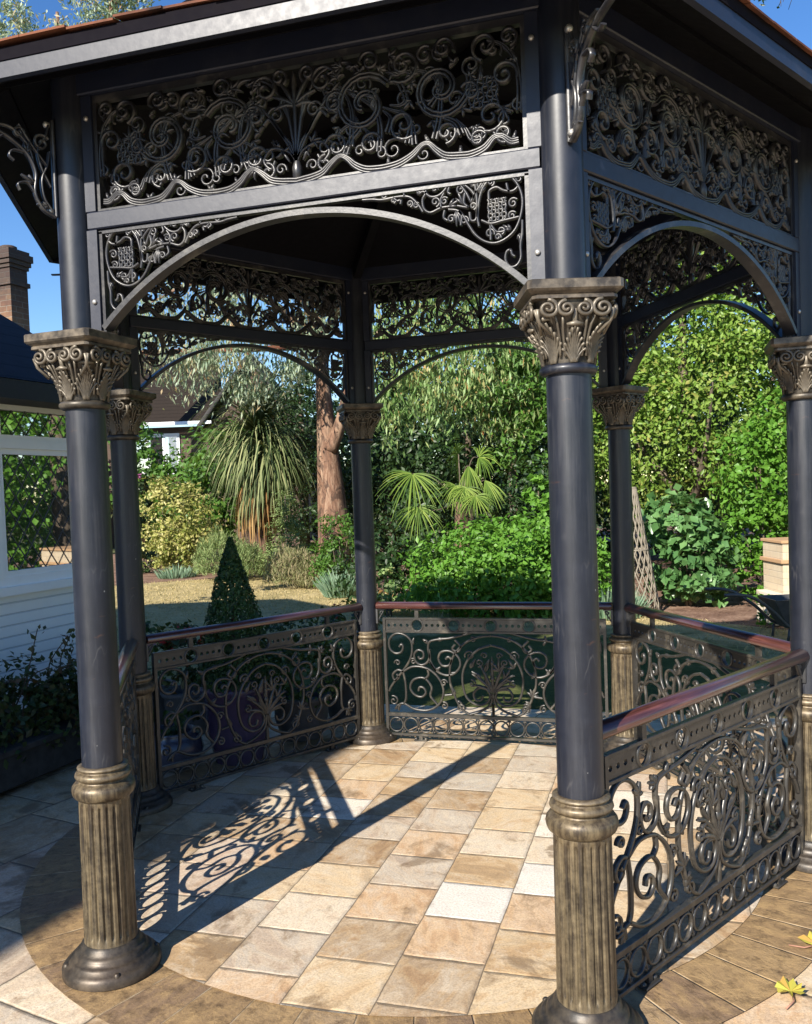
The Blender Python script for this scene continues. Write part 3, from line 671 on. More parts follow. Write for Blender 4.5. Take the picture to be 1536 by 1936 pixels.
def build_frieze():
    a = MB(); z0 = 2.701
    a.box((0.0985, -0.012, z0), (0.112, 0.012, 3.098)); a.box((SIDE-0.112, -0.012, z0), (SIDE-0.0985, 0.012, 3.098))
    a.box((0.112, -0.012, 3.075), (SIDE-0.112, 0.012, 3.098)); a.box((0.112, -0.012, z0), (SIDE-0.112, 0.012, z0+0.009))
    sx = 0.75/1290.0; sv = 0.39/760.0
    def cv(p): X, Y = p; return (0.10+(X-45)*sx, z0+(840-0.147*(X-40)-Y)*sv)
    vine = [(1335,640),(1285,640),(1240,640),(1180,630),(1130,590),(1075,560),(1030,590),(990,640),(930,685),(860,705),(800,712),(730,708),(660,680),(610,640),(570,640),(530,690),(480,740),(400,765),(340,775),(270,760),(220,715),(175,720),(130,765),(90,770)]
    base = spline([cv(q) for q in vine], 5)
    P = np.array(base); T = np.gradient(P, axis=0); T /= np.linalg.norm(T, axis=1)[:, None]; N = np.stack([-T[:, 1], T[:, 0]], 1)
    zr = (P[:, 1]-P[:, 1].min())/(P[:, 1].max()-P[:, 1].min())
    for o in (-0.0085, 0.0, 0.0085):
        k = 0.45+0.6*(1-zr)
        pp = [tuple(q) for q in (P+N*o*k[:, None])]
        for p2 in (pp, mirror(pp, CX)): a.sweep(p2, 0.0115, 0.028)
    thick = [
     [(1050,570),(1010,480),(960,430),(970,400),(1030,390),(1080,430),(1060,500)],
     [(1010,520),(1000,400),(1000,300),(1030,200),(1090,100)],
     [(850,600),(840,450),(870,330),(960,230),(1090,110)],[(880,560),(900,480),(940,420)],
     [(690,600),(670,500),(700,420),(760,380),(820,340)],[(650,620),(660,500),(720,400)],
     [(540,620),(510,500),(500,350),(540,240),(640,180),(760,170)],[(560,420),(490,330),(500,240)],
     [(390,640),(420,560),(500,500),(560,470)],[(290,690),(340,680),(370,610),(420,540)],
     [(85,600),(80,450),(100,300),(160,190),(240,140)],
     
     
     [(720,230),(690,330),(720,360),(780,340)],[(800,500),(780,420),(820,360)],[(270,660),(280,690),(320,690),(350,650)]]
    for st in thick:
        p = np.array(spline([cv(q) for q in st], 5)); t_ = np.gradient(p, axis=0); t_ /= np.maximum(np.linalg.norm(t_, axis=1), 1e-9)[:, None]; n_ = np.stack([-t_[:, 1], t_[:, 0]], 1)
        k = np.linspace(1.0, 0.15, len(p))
        for o in (-0.0065, 0.0065):
            pp = [tuple(q) for q in (p+n_*o*k[:, None])]
            for p2 in (pp, mirror(pp, CX)): a.sweep(p2, 0.0095, 0.022, lambda t: 1.0-0.45*t)
    for (uo, zo, r, an, tr) in ((0.235, 0.215, 0.100, -1.2, 1.6), (0.485, 0.225, 0.095, 0.4, -1.6), (0.37, 0.315, 0.055, 2.2, 1.5), (0.365, 0.135, 0.050, 1.0, -1.5), (0.64, 0.12, 0.050, 2.0, 1.5), (0.10, 0.315, 0.045, 0.2, 1.4), (0.63, 0.33, 0.045, 1.2, -1.4), (0.14, 0.10, 0.040, 2.8, -1.4), (0.255, 0.09, 0.038, 0.5, 1.4), (0.50, 0.09, 0.036, 2.2, 1.4), (0.685, 0.235, 0.042, 0.4, 1.5), (0.70, 0.345, 0.030, 2.0, 1.4), (0.50, 0.345, 0.034, 1.0, 1.4), (0.26, 0.345, 0.034, 2.6, -1.4), (0.14, 0.235, 0.036, 0.2, 1.4), (0.05, 0.345, 0.028, 1.5, -1.4), (0.58, 0.20, 0.032, 2.4, -1.3), (0.44, 0.335, 0.028, .4, 1.3), (0.60, 0.055, 0.026, 1.4, 1.2), (0.10, 0.05, 0.028, 0.4, 1.2), (0.68, 0.06, 0.028, .2, -1.3)):
        p = np.array(spiral(CX-uo, z0+zo, 0.010 if r > .06 else .005, r, an, tr)); t_ = np.gradient(p, axis=0); t_ /= np.maximum(np.linalg.norm(t_, axis=1), 1e-9)[:, None]; n_ = np.stack([-t_[:, 1], t_[:, 0]], 1)
        for o in ((-0.006, 0.006) if r > .06 else (0,)):
            pp = [tuple(q) for q in p+n_*o]
            for p2 in (pp, mirror(pp, CX)): a.sweep(p2, 0.0105 if r > .06 else .0115, 0.026)
        if r > .06:
            for q in range(5):
                an2 = an+2*PI*tr-q*1.05*(1 if tr > 0 else -1)
                for mir in (0, 1):
                    cx_ = CX-uo+r*math.cos(an2); xx = cx_ if not mir else 2*CX-cx_; a2 = an2 if not mir else PI-an2
                    zq = z0+zo+r*math.sin(an2)
                    if z0+.03 < zq < 3.05: palmette(a, xx, zq, a2+.5*(1 if mir else -1), 3, 0.036, 1.0, 0.009, 0.018, .6)
    for (X, Y, r, an, tr) in ((770,610,0.034,0,1.3),(840,610,0.022,2,-1.2),(1000,420,0.030,1,1.4),(1160,480,0.032,2,1.3),(700,330,0.028,0,1.4),(440,620,0.026,1,-1.3),(300,660,0.028,4,1.2),(560,230,0.03,2,1.3),(330,250,0.032,1,-1.4),(1220,220,0.028,0,1.5),(930,160,0.028,2,1.3),(120,200,0.03,1,1.2),(160,620,0.025,0,1.4),(640,520,0.022,0,1.2),(740,120,0.03,0,1.4),(420,420,0.028,2,1.2),(1120,130,0.026,1,-1.3),(600,690,0.02,0,1.0),(90,560,0.02,1,1.1),(210,200,0.028,2,1.3),(500,110,0.026,0,-1.3),(870,260,0.026,1,1.2),(1240,560,0.02,1,-1.2),(960,560,0.02,2,1.2)):
        c = cv((X, Y)); p = spiral(c[0], c[1], 0.004, r, an, tr)
        for pp in (p, mirror(p, CX)): a.sweep(pp, 0.0085, 0.016)
    for (X, Y, ang, n, ln) in ((1200,640,2.6,3,0.05),(1075,560,1.4,3,0.07),(980,640,3.6,3,0.06),(800,700,1.6,4,0.05),(570,640,1.2,4,0.06),(400,760,1.6,4,0.055),(200,720,1.0,3,0.05),(120,760,1.9,3,0.05),(860,340,1.2,4,0.09),(520,330,1.8,4,0.09),(690,440,1.0,4,0.07),(280,360,1.6,5,0.08),(960,240,0.7,4,0.09),(720,180,0.4,4,0.09),(1120,330,2.4,3,0.06),(470,520,0.8,4,0.07),(90,320,1.3,3,0.07)):
        c = cv((X, Y))
        palmette(a, c[0], c[1], ang, n, ln*.6, 1.2, 0.0095, 0.02, 0.8); palmette(a, 2*CX-c[0], c[1], PI-ang, n, ln*.6, 1.2, 0.0095, 0.02, -0.8)
    rl = random.Random(21)
    for k in range(34):
        uq, zq = rl.uniform(0.03, 0.70), z0+rl.uniform(0.05, 0.35); an_ = rl.uniform(0, 2*PI); nl = rl.choice((3, 4, 5)); le = rl.uniform(.028, .05); cu = rl.choice((-.9, .9))
        if zq+le > 3.075 or zq-le < z0+.012: an_ = 0.2 if rl.random() < .5 else PI-.2
        if uq+le > .735: an_ = 0.0
        palmette(a, CX-uq, zq, an_, nl, le, 1.0, 0.0085, 0.022, cu); palmette(a, CX+uq, zq, PI-an_, nl, le, 1.0, 0.0085, 0.022, -cu)
    # woven square ends
    c = cv((270, 430))
    for cx_ in (c[0], 2*CX-c[0]):
        for k in range(7):
            o = (k-3)*0.014
            a.sweep([(cx_+o+0.004*math.sin(j*1.7+k*PI), c[1]-0.045+j*0.09/8) for j in range(9)], 0.008, 0.018)
            a.sweep([(cx_-0.045+j*0.09/8, c[1]+o+0.004*math.sin(j*1.7+k*PI)) for j in range(9)], 0.008, 0.014)
    # centre plant
    zc = z0+0.008
    a.lathe([(0.004, zc), (0.016, zc+0.012), (0.017, zc+0.045), (0.010, zc+0.065)], 14, (CX, 0))
    for k, (dx, top, w) in enumerate(((0, 0.30, 0.014), (0.03, 0.27, 0.012), (0.07, 0.21, 0.012), (0.11, 0.27, 0.011))):
        for sg in ((1, -1) if dx else (1,)):
            pts = spline([(CX, zc+0.06), (CX+sg*dx*0.25, zc+0.12), (CX+sg*dx*0.7, zc+top*0.75), (CX+sg*dx*1.25, zc+top), (CX+sg*dx*1.6, zc+top*0.93)], 6)
            a.sweep(pts, w, 0.018)
    for sg in (1, -1):
        a.sweep(spline([(CX, zc+0.07), (CX+sg*0.03, zc+0.10), (CX+sg*0.085, zc+0.115), (CX+sg*0.115, zc+0.08), (CX+sg*0.09, zc+0.05), (CX+sg*0.075, zc+0.075)], 6), 0.011, 0.018)
        a.sweep(spiral(CX+sg*0.13, zc+0.235, 0.004, 0.03, 0, 1.5*sg), 0.009, 0.016)
        a.sweep(spline([(CX+sg*0.02, zc+0.2), (CX+sg*0.08, zc+0.32), (CX+sg*0.18, zc+0.35), (CX+sg*0.22, zc+0.30)], 6), 0.011, 0.016)
    palmette(a, CX, zc+0.24, PI/2, 7, 0.11, 2.2, 0.014, 0.018, 0.5)
    return a
beam0 = build_beam(); arch0 = build_arch(); fr0 = build_frieze()
proto = None
for i in range(6):
    loc, rz = side_frame(i)
    if proto is None:
        be = beam0.build('beam_frame', M['frame'], GZ, loc, rz)
        fr = fr0.build('frieze_panel', M['frieze_iron'], GZ, loc, rz)
        ar = arch0.build('spandrel_arch', M['frieze_iron'], GZ, loc, rz)
        for bx, bz in ((0.078, 2.39), (SIDE-0.078, 2.39), (0.078, 3.02), (SIDE-0.078, 3.02)):
            for sg in (1, -1):
                bl = MB(); bl.tube([(bx, sg*0.0215, bz), (bx, sg*0.027, bz), (bx, sg*0.030, bz)], [0.009, 0.009, 0.004], 8)
                bl.build('bolt', M['bolt'], be)
        proto = (be, fr, ar)
    else:
        for o in proto: copy_obj(o, o.name.split('.')[0], GZ, loc, rz)

# --- balustrade
RZ0, RZ1 = 0.040, 0.840
def build_railing():
    a = MB(); u0, u1 = 0.112, SIDE-0.112; d = 0.018
    a.box((u0, -0.014, RZ0), (u0+0.018, 0.014, RZ1), 0.002); a.box((u1-0.018, -0.014, RZ0), (u1, 0.014, RZ1), 0.002)
    for z0, z1 in ((RZ0, RZ0+0.016), (0.170, 0.194), (0.738, 0.752), (0.826, RZ1)):
        a.box((u0+0.018, -0.012, z0), (u1-0.018, 0.012, z1), 0.002)
    # pierced band: rows of dots and five larger rings
    cs = [CX+0.25*k for k in (-2, -1, 0, 1, 2)]
    z0, z1 = 0.752, 0.826; zc = 0.789
    edges = [u0+0.018]+sum([[c-0.046, c+0.046] for c in cs], [])+[u1-0.018]
    for k in range(0, len(edges), 2):
        x0, x1 = edges[k], edges[k+1]; n = 4 if x1-x0 > 0.13 else 3
        for j in range(n):
            q0 = x0+(x1-x0)*j/n; q1 = x0+(x1-x0)*(j+1)/n
            a.plate_hole(q0, q1, z0, z1, (q0+q1)/2, zc, 0.0105, 0.012, 12)
    for c in cs:
        a.plate_hole(c-0.046, c+0.046, z0, z1, c, zc, 0.0345, 0.012, 22)
        a.sweep(arcpts(c, zc, 0.041, 0, 2*PI, 24), 0.013, 0.022)
    # lower row of rings
    n = 14; w = (u1-u0-0.036)/n
    for k in range(n):
        c = u0+0.018+w*(k+0.5)
        a.sweep(arcpts(c, 0.113, 0.047, 0, 2*PI, 22), 0.011, 0.016)
        if k: 
            a.tube([(c-w/2, 0, 0.113), (c-w/2, 0, 0.145)], 0.004, 6, False)
            palmette(a, c-w/2, 0.168, -PI/2, 3, 0.03, 1.4, 0.008, 0.012); palmette(a, c-w/2, 0.058, PI/2, 3, 0.03, 1.4, 0.008, 0.012)
    # scrolls, left half mirrored
    def cv(p): X, Y = p; return (u0+(X-395)/820.0, 0.745-(Y-300)/850.0)
    strokes = [
     [(483,388),(497,372),(505,392),(490,420),(455,424),(427,395),(428,345),(465,312),(515,318),(552,355),(555,420),(535,475),(500,525),(460,575),(430,615),(415,645)],
     [(590,440),(600,455),(620,445),(618,415),(590,405),(568,430),(575,470),(605,490),(640,475),(655,440),(648,400),(655,360),(690,345),(770,335)],
     [(745,455),(760,440),(778,460),(760,490),(725,490),(705,455),(720,415),(770,408),(815,440),(825,490),(790,535),(740,545),(690,520),(660,470),(655,400)],
     [(870,765),(830,740),(800,690),(785,650),(768,600),(765,540),(775,470),(810,405),(870,352),(940,325),(998,318)],
     [(998,372),(930,395),(870,455),(838,530),(838,610),(860,675),(910,708),(960,700),(985,660),(970,622),(925,612),(895,645),(905,680),(935,680),(945,655)],
     [(500,530),(560,500),(640,510),(700,560),(727,630),(705,705),(640,748),(560,745),(500,715),(470,725),(468,755)],
     [(585,640),(592,618),(616,622),(626,650),(600,674),(560,660),(538,620),(560,575),(620,565),(660,615),(652,665),(690,715)],
     [(500,530),(512,600),(512,680),(500,715)],[(500,530),(470,522),(440,548),(450,580),(475,565),(462,545)],
     [(1000,700),(998,770)],[(655,470),(690,522)],[(735,660),(775,655)],[(800,345),(830,380),(815,410),(785,395),(800,370)],
     [(640,510),(645,545),(625,570)],[(870,765),(930,745),(985,705),(998,640)],[(770,335),(830,320),(900,300)]]
    for st in strokes:
        p = spline([cv(q) for q in st], 5)
        for pp in (p, mirror(p, CX)): a.sweep(pp, 0.0165, d)
    for (X, Y, r, an, tr) in ((440,700,0.034,0,1.3),(560,470,0.022,1,1.2),(730,590,0.026,2,-1.3),(880,430,0.034,1,1.4),(930,470,0.028,0,-1.3),(960,430,0.022,2,1.2),(890,590,0.026,0,1.3),(820,730,0.030,1,-1.3),(730,720,0.026,0,1.3),(900,340,0.018,1,1.2),(470,480,0.022,2,1.2)):
        c = cv((X, Y)); p = spiral(c[0], c[1], 0.004, r, an, tr)
        for pp in (p, mirror(p, CX)): a.sweep(pp, 0.012, d*.9)
    for (X, Y, ang, n_, ln) in ((650,365,2.5,4,0.05),(790,660,1.9,5,0.07),(555,375,1.2,3,0.05),(480,720,3.8,4,0.06),(700,345,0.2,3,0.06),(800,690,-0.6,4,0.05),(690,520,0.7,3,0.04),(998,640,1.95,5,0.16),(940,560,2.5,4,0.09),(960,520,1.2,4,0.10),(880,500,1.0,3,0.07),(770,540,0.4,3,0.045)):
        c = cv((X, Y)); palmette(a, c[0], c[1], ang, n_, ln, 1.0, 0.016, d*0.9, 0.5); palmette(a, 2*CX-c[0], c[1], PI-ang, n_, ln, 1.0, 0.016, d*0.9, -0.5)
    c = cv((998, 640)); palmette(a, CX, c[1], PI/2, 7, 0.24, 1.7, 0.018, d, 0.4)
    for X, Y, r in ((998,560,0.02),(998,470,0.016)):
        c = cv((X, Y)); a.lathe([(r*0.4, c[1]-r), (r, c[1]), (r*0.4, c[1]+r)], 10, (CX, 0))
    # stand-offs to the handrail and feet
    for s in (0.35, 1.35):
        a.box((s-0.013, -0.010, RZ1), (s+0.013, 0.010, 0.897)); a.box((s-0.035, -0.016, 0.892), (s+0.035, 0.016, 0.900))
        a.box((s-0.012, -0.009, 0.012), (s+0.012, 0.009, RZ0)); a.box((s-0.045, -0.022, 0.0085), (s+0.045, 0.022, 0.016), 0.002)
        for sg in (-1, 1): a.lathe([(0.011, 0.016), (0.012, 0.022), (0.005, 0.028)], 8, (s+sg*0.034, 0))
    return a
def build_handrail():
    h = MB(); prof = [(-0.030, 0.902), (-0.036, 0.912), (-0.037, 0.924), (-0.030, 0.937), (-0.016, 0.945), (0, 0.9475), (0.016, 0.945), (0.030, 0.937), (0.037, 0.924), (0.036, 0.912), (0.030, 0.902)]
    xs = [0.072, 0.075, SIDE-0.075, SIDE-0.072]; n = len(prof); vs = []; 
    for k, x in enumerate(xs):
        e = 0.9 if k in (0, 3) else 1.0
        for y, z in prof: vs.append((x, y*e, 0.924+(z-0.924)*e))
    fs = [(k*n+j, k*n+(j+1) % n, (k+1)*n+(j+1) % n, (k+1)*n+j) for k in range(3) for j in range(n)]
    h.add(vs, fs, True); h.add([vs[j] for j in range(n)], [tuple(range(n))]); h.add([vs[3*n+j] for j in range(n)], [tuple(range(n-1, -1, -1))])
    return h
def build_rail_ends():
    for s, sg in ((0.066, 1), (SIDE-0.066, -1)):
        b = MB()
        b.box((min(s, s+sg*0.014), -0.02, 0.80), (max(s, s+sg*0.014), 0.02, 0.901), 0.003)
        b.box((min(s, s+sg*0.06), -0.018, 0.893), (max(s, s+sg*0.06), 0.018, 0.9015))
        b.sweep(spline([(s+sg*0.012, 0.82), (s+sg*0.03, 0.85), (s+sg*0.05, 0.885), (s+sg*0.03, 0.88), (s+sg*0.028, 0.868)], 5), 0.01, 0.016)
        yield b
rl0 = None
for i in (1, 2, 3, 4, 5):
    loc, rz = side_frame(i)
    if rl0 is None:
        rl0 = build_railing().build('balustrade', M['iron'], GZ, loc, rz)
        build_handrail().build('handrail', M['rail'], rl0)
        for b_ in build_rail_ends(): b_.build('handrail_bracket', M['black_metal'], rl0)
    else: copy_obj(rl0, 'balustrade', GZ, loc, rz)

# --- eave brackets standing out radially from each column head
def build_bracket():
    b = MB(); r0 = 0.064
    b.sweep([(r0+0.006, 0.0), (r0+0.006, 0.33)], 0.012, 0.026)
    b.sweep(spline([(r0+0.012, 0.0), (r0+0.05, 0.02), (r0+0.075, 0.07), (r0+0.07, 0.14), (r0+0.10, 0.20), (r0+0.17, 0.245), (r0+0.25, 0.262), (r0+0.335, 0.27)], 6), 0.011, 0.022)
    b.sweep(spline([(r0+0.02, 0.02), (r0+0.045, 0.06), (r0+0.05, 0.12), (r0+0.03, 0.17), (r0+0.02, 0.22)], 6), 0.008, 0.02)
    for st in ([(0.02,0.10),(0.05,0.16),(0.06,0.22),(0.03,0.27),(0.02,0.31)],[(0.07,0.14),(0.09,0.22),(0.14,0.27),(0.20,0.275)],[(0.03,0.17),(0.08,0.23),(0.12,0.29)],[(0.075,0.07),(0.10,0.10),(0.13,0.09),(0.125,0.07)],[(0.10,0.20),(0.14,0.20),(0.155,0.18),(0.14,0.165)],[(0.17,0.245),(0.20,0.22),(0.225,0.225)]):
        b.sweep(spline([(r0+x, z) for x, z in st], 6), 0.0075, 0.018)
    b.sweep(spiral(r0+0.045, 0.245, 0.004, 0.03, 0, 1.4), 0.009, 0.018); b.sweep(spiral(r0+0.12, 0.262, 0.003, 0.02, 1, 1.3), 0.008, 0.018)
    palmette(b, r0+0.075, 0.10, 0.5, 3, 0.05, 0.9, 0.011, 0.018); palmette(b, r0+0.03, 0.03, 0.1, 3, 0.04, 0.9, 0.010, 0.018); palmette(b, r0+0.10, 0.20, 1.9, 3, 0.05, 0.9, 0.010, 0.018)
    return b
br0 = None
for i in range(6):
    x, y = cpos(i); az = R(240+60*i)
    if br0 is None:
        br0 = build_bracket().build('eave_bracket', M['frieze_iron'], GZ, (x, y, 2.685), az)
        for z in (0.02, 0.315):
            bb = MB(); bb.tube([(0.078, -0.006, z), (0.092, -0.006, z), (0.096, -0.006, z)], [0.011, 0.011, 0.005], 8)
            bb.build('bolt', M['bolt'], br0)
    else: copy_obj(br0, 'eave_bracket', GZ, (x, y, 2.685), az)

# --- roof
C30 = math.cos(PI/6)
def hexring(apo, z): return [(apo/C30*math.cos(R(240+60*k)), apo/C30*math.sin(R(240+60*k)), z) for k in range(6)]
EA = 1.832                                        # apothem of the fascia
roof = MB()
# lead upper slope
rg = [hexring(1.30, 3.33), hexring(0.10, 4.50), hexring(0.0005, 4.58)]
roof.add([p for r_ in rg for p in r_], [(k*6+j, k*6+(j+1) % 6, k*6+6+(j+1) % 6, k*6+6+j) for k in range(2) for j in range(6)])
RO = roof.build('roof', M['lead'], GZ)
hp = MB()
for k in range(6):
    a = R(240+60*k)
    hp.tube([(1.30/C30*math.cos(a), 1.30/C30*math.sin(a), 3.34), (0.1*math.cos(a), 0.1*math.sin(a), 4.53)], 0.030, 8)
hp.build('hip_roll', M['felt'], RO)
fin = MB(); fin.lathe([(0.10, 4.46), (0.10, 4.56), (0.05, 4.62), (0.035, 4.80), (0.07, 4.86), (0.06, 4.93), (0.02, 4.97), (0.012, 5.15), (0.001, 5.2)], 20); fin.build('finial', M['black_metal'], RO)
# skirt of terracotta tiles, each course uneven
tl = MB(); rng = random.Random(5)
for k in range(6):
    a0, a1 = hexring(1, 0)[k], hexring(1, 0)[(k+1) % 6]
    ta = Vector((a1[0]-a0[0], a1[1]-a0[1], 0)).normalized(); na = Vector(((a0[0]+a1[0])/2, (a0[1]+a1[1])/2, 0)).normalized()
    for cse in range(6):
        ap0 = EA+0.018-cse*0.115; ap1 = ap0-0.150
        z_ = 3.120+cse*0.115*0.22
        half = ap0/C30/2; n = int(2*half/0.165)+1
        sag = [0.005*math.sin(3.1*j/n*2+k*1.7+cse)+0.003*math.sin(9*j/n+k) for j in range(n+1)]
        for j in range(n):
            x0 = -half+2*half*j/n+0.001; x1 = -half+2*half*(j+1)/n-0.001
            dz = rng.uniform(-0.003, 0.004); dp = rng.uniform(-0.006, 0.006)
            hi = ap1/C30/2; X0 = max(-hi, min(hi, x0)); X1 = max(-hi, min(hi, x1))
            vs = []
            for (xx, ap, zz) in ((x0, ap0+dp, z_+sag[j]+dz), (x1, ap0+dp, z_+sag[j+1]+dz), (X1, ap1, z_+0.038+dz), (X0, ap1, z_+0.038+dz)):
                p = na*ap+ta*xx; vs.append((p.x, p.y, zz))
            vs += [(x, y, z-0.007) for x, y, z in vs]
            tl.add(vs, [(0, 1, 2, 3), (7, 6, 5, 4), (0, 4, 5, 1), (1, 5, 6, 2), (2, 6, 7, 3), (3, 7, 4, 0)])
tl.build('roof_tiles', M['terracotta'], RO)
# fascia, felt upstand, soffit, rafters
def hexband(mb, ap_o, ap_i, z0, z1):
    o0, o1, i0, i1 = hexring(ap_o, z0), hexring(ap_o, z1), hexring(ap_i, z0), hexring(ap_i, z1)
    vs = o0+o1+i0+i1; fs = []
    for j in range(6):
        k = (j+1) % 6
        fs += [(j, k, 6+k, 6+j), (12+k, 12+j, 18+j, 18+k), (j, 12+j, 12+k, k), (6+j, 6+k, 18+k, 18+j)]
    mb.add(vs, fs)
fa = MB(); hexband(fa, EA, EA-0.022, 3.024, 3.074); fa.build('fascia', M['frame'], RO)
fe = MB(); hexband(fe, EA+0.004, EA-0.02, 3.0745, 3.112); fe.build('eaves_felt', M['felt'], RO)
sf = MB()
s0, s1, s2, s3 = hexring(EA-0.0225, 3.034), hexring(1.500, 3.172), hexring(1.445, 3.180), hexring(0.02, 3.60)
vs = s0+s1; sf.add(vs, [(j, 6+j, 6+(j+1) % 6, (j+1) % 6) for j in range(6)])
vs = s2+s3; sf.add(vs, [(j, 6+j, 6+(j+1) % 6, (j+1) % 6) for j in range(6)])
sf.build('soffit_lining', M['soffit'], RO)
for k in range(6):
    a = R(240+60*k)
    r_ = MB()
    p0 = Vector((1.62*math.cos(a), 1.62*math.sin(a), 3.15)); p1 = Vector((0.05*math.cos(a), 0.05*math.sin(a), 3.555))
    t = (p1-p0).normalized(); sd = Vector((-math.sin(a), math.cos(a), 0)); up = t.cross(sd)*-1
    vs = [p+sd*sx*0.025+up*sz*0.045 for p in (p0, p1) for sz in (-1, 1) for sx in (-1, 1)]
    r_.add(vs, [(0, 1, 3, 2), (4, 6, 7, 5), (0, 4, 5, 1), (2, 3, 7, 6), (0, 2, 6, 4), (1, 5, 7, 3)])
    r_.build('rafter', M['soffit'], RO)
for k in range(6):
    # short soffit battens across the eave
    a0, a1 = hexring(1, 0)[k], hexring(1, 0)[(k+1) % 6]
    ta = Vector((a1[0]-a0[0], a1[1]-a0[1], 0)).normalized(); na = Vector(((a0[0]+a1[0])/2, (a0[1]+a1[1])/2, 0)).normalized()
    bt = MB(); vs = []
    hb = 1.67/C30/2-.02
    for x in (-hb, hb):
        for ap in (1.655, 1.685):
            for zz in (-0.022, 0.0):
                p = na*ap+ta*x; vs.append((p.x, p.y, 3.034+(EA-0.0225-ap)*0.4915+zz))
    bt.add(vs, [(0, 1, 3, 2), (4, 6, 7, 5), (0, 4, 5, 1), (2, 3, 7, 6), (0, 2, 6, 4), (1, 5, 7, 3)])
    bt.build('soffit_batten', M['soffit'], RO)

# ------------------------------------------------------------------ garden plan: metres right of and away from the terrace
_rh = np.array([0.9586, 0.2849]); _fh = np.array([-0.2849, 0.9586])
def plot(right, away): p = CAM[:2]+_fh*away+_rh*right; return float(p[0]), float(p[1])

# ------------------------------------------------------------------ houses
def house():
    ang = R(85); ex = Vector((math.cos(ang), math.sin(ang), 0)); nx = Vector((math.sin(ang), -math.cos(ang), 0))
    H = tag(empty('cottage', (-3.20, 1.49, 0), ang), 'white cottage with dark tiled roof, leaded window and chimney left of the gazebo', 'house')
    # local: x along the wall (towards the garden), -y = outwards from the wall
    X0, X1 = -6.2, 0.30
    w = MB()
    # wall with a window opening x in (-2.9,0.42) z 1.085..2.47
    wx0, wx1, wz0, wz1 = -3.1, 0.22, 1.07, 2.47
    w.box((X0, 0, 0.26), (X1, 0.25, wz0)); w.box((X0, 0, wz0), (wx0, 0.25, 2.60)); w.box((wx1, 0, wz0), (X1, 0.25, 2.60)); w.box((wx0, 0, wz1), (wx1, 0.25, 2.60))
    w.box((X1-0.25, 0.25, 0.26), (X1, 4.2, 2.60)); w.box((-1.2, 2.2, 0.0), (1.9, 5.0, 2.9))
    w.build('wall', M['white_brick'], H)
    p = MB(); p.box((X0, 0.012, 0.0), (X1-0.012, 0.25, 0.26)); p.build('plinth', M['black_plinth'], H)
    # window: sill, frame, mullions, leaded panes
    f = MB()
    f.box((wx0, -0.02, wz1-0.075), (wx1, 0.06, wz1)); f.box((wx0, -0.05, wz0), (wx1+0.02, 0.06, wz0+0.06)); f.box((wx0, -0.02, wz0+0.06), (wx1, 0.05, wz0+0.125))
    f.box((wx0, -0.03, 2.085), (wx1, 0.05, 2.14))
    bays = [wx0, -2.45, -1.60, -0.72, wx1]
    for b in bays[1:-1]: f.box((b-0.045, -0.025, wz0+0.125), (b+0.045, 0.05, wz1-0.075))
    f.box((wx0, -0.025, wz0+0.125), (wx0+0.05, 0.05, wz1-0.075)); f.box((wx1-0.07, -0.025, wz0+0.125), (wx1, 0.05, wz1-0.075))
    for b0, b1 in zip(bays[:-1], bays[1:]):
        for z0, z1 in ((wz0+0.125, 2.085), (2.14, wz1-0.075)):
            e = 0.04
            f.box((b0+0.045, -0.012, z0), (b1-0.045, 0.04, z0+e)); f.box((b0+0.045, -0.012, z1-e), (b1-0.045, 0.04, z1))
            f.box((b0+0.045, -0.012, z0+e), (b0+0.045+e, 0.04, z1-e)); f.box((b1-0.045-e, -0.012, z0+e), (b1-0.045, 0.04, z1-e))
    WN = f.build('window_frame', M['white_paint'], H)
    for b0, b1 in zip(bays[:-1], bays[1:]):
        for z0, z1 in ((wz0+0.165, 2.045), (2.18, wz1-0.115)):
            x0, x1 = b0+0.085, b1-0.085
            g = MB(); g.box((x0, 0.012, z0), (x1, 0.018, z1)); g.build('window_pane', M['glass'], WN)
            lc = MB(); dx, dz = 0.062, 0.085
            k = -60
            for sgn in (1, -1):
                for k in range(-40, 60):
                    # line z = z0 + sgn*(x-xk)*dz/dx
                    xk = x0+k*2*dx
                    pts = []
                    m = sgn*dz/dx
                    xa, xb = x0, x1
                    za, zb = z0+m*(xa-xk), z0+m*(xb-xk)
                    # clip to z range
                    def cx(zv): return xk+(zv-z0)/m
                    lo, hi = sorted((cx(z0), cx(z1)))
                    xa, xb = max(x0, lo), min(x1, hi)
                    if xb-xa < 0.01: continue
                    lc.tube([(xa, 0.008, z0+m*(xa-xk)), (xb, 0.008, z0+m*(xb-xk))], 0.003, 4, False)
            lc.build('leaded_lattice', M['leadcame'], WN)
    # roof: eave over the wall rising to a ridge, hipped at the garden end
    r_ = MB(); ey = -0.32; ez = 2.52; ry, rz = 1.9, 3.92
    vs = [(X0, ey, ez), (X1+0.1, ey, ez), (X1-.25, ry, rz), (X0, ry, rz), (X0, 4.5, ez), (X1+0.1, 4.5, ez)]
    r_.add(vs, [(0, 1, 2, 3), (1, 5, 2), (3, 2, 5, 4)])
    v2 = [(-1.45, 1.9, 2.82), (2.1, 1.9, 2.82), (0.9, 3.6, 4.15), (-0.6, 3.6, 4.15), (-1.45, 5.3, 2.82), (2.1, 5.3, 2.82)]
    r_.add(v2, [(0, 1, 2, 3), (1, 5, 2), (5, 4, 3, 2), (4, 0, 3)])
    RF = r_.build('roof', M['dark_tiles'], H)
    e = MB(); e.box((X0, ey+0.005, ez-0.13), (X1+0.09, ey+0.03, ez-0.004)); e.box((X0, ey+0.03, ez-0.13), (X1+0.09, 0.0, ez-0.11)); e.box((X1+0.065, ey+0.03, ez-0.13), (X1+0.09, 4.4, ez-0.004))
    e.build('eaves_board', M['black_plinth'], RF)
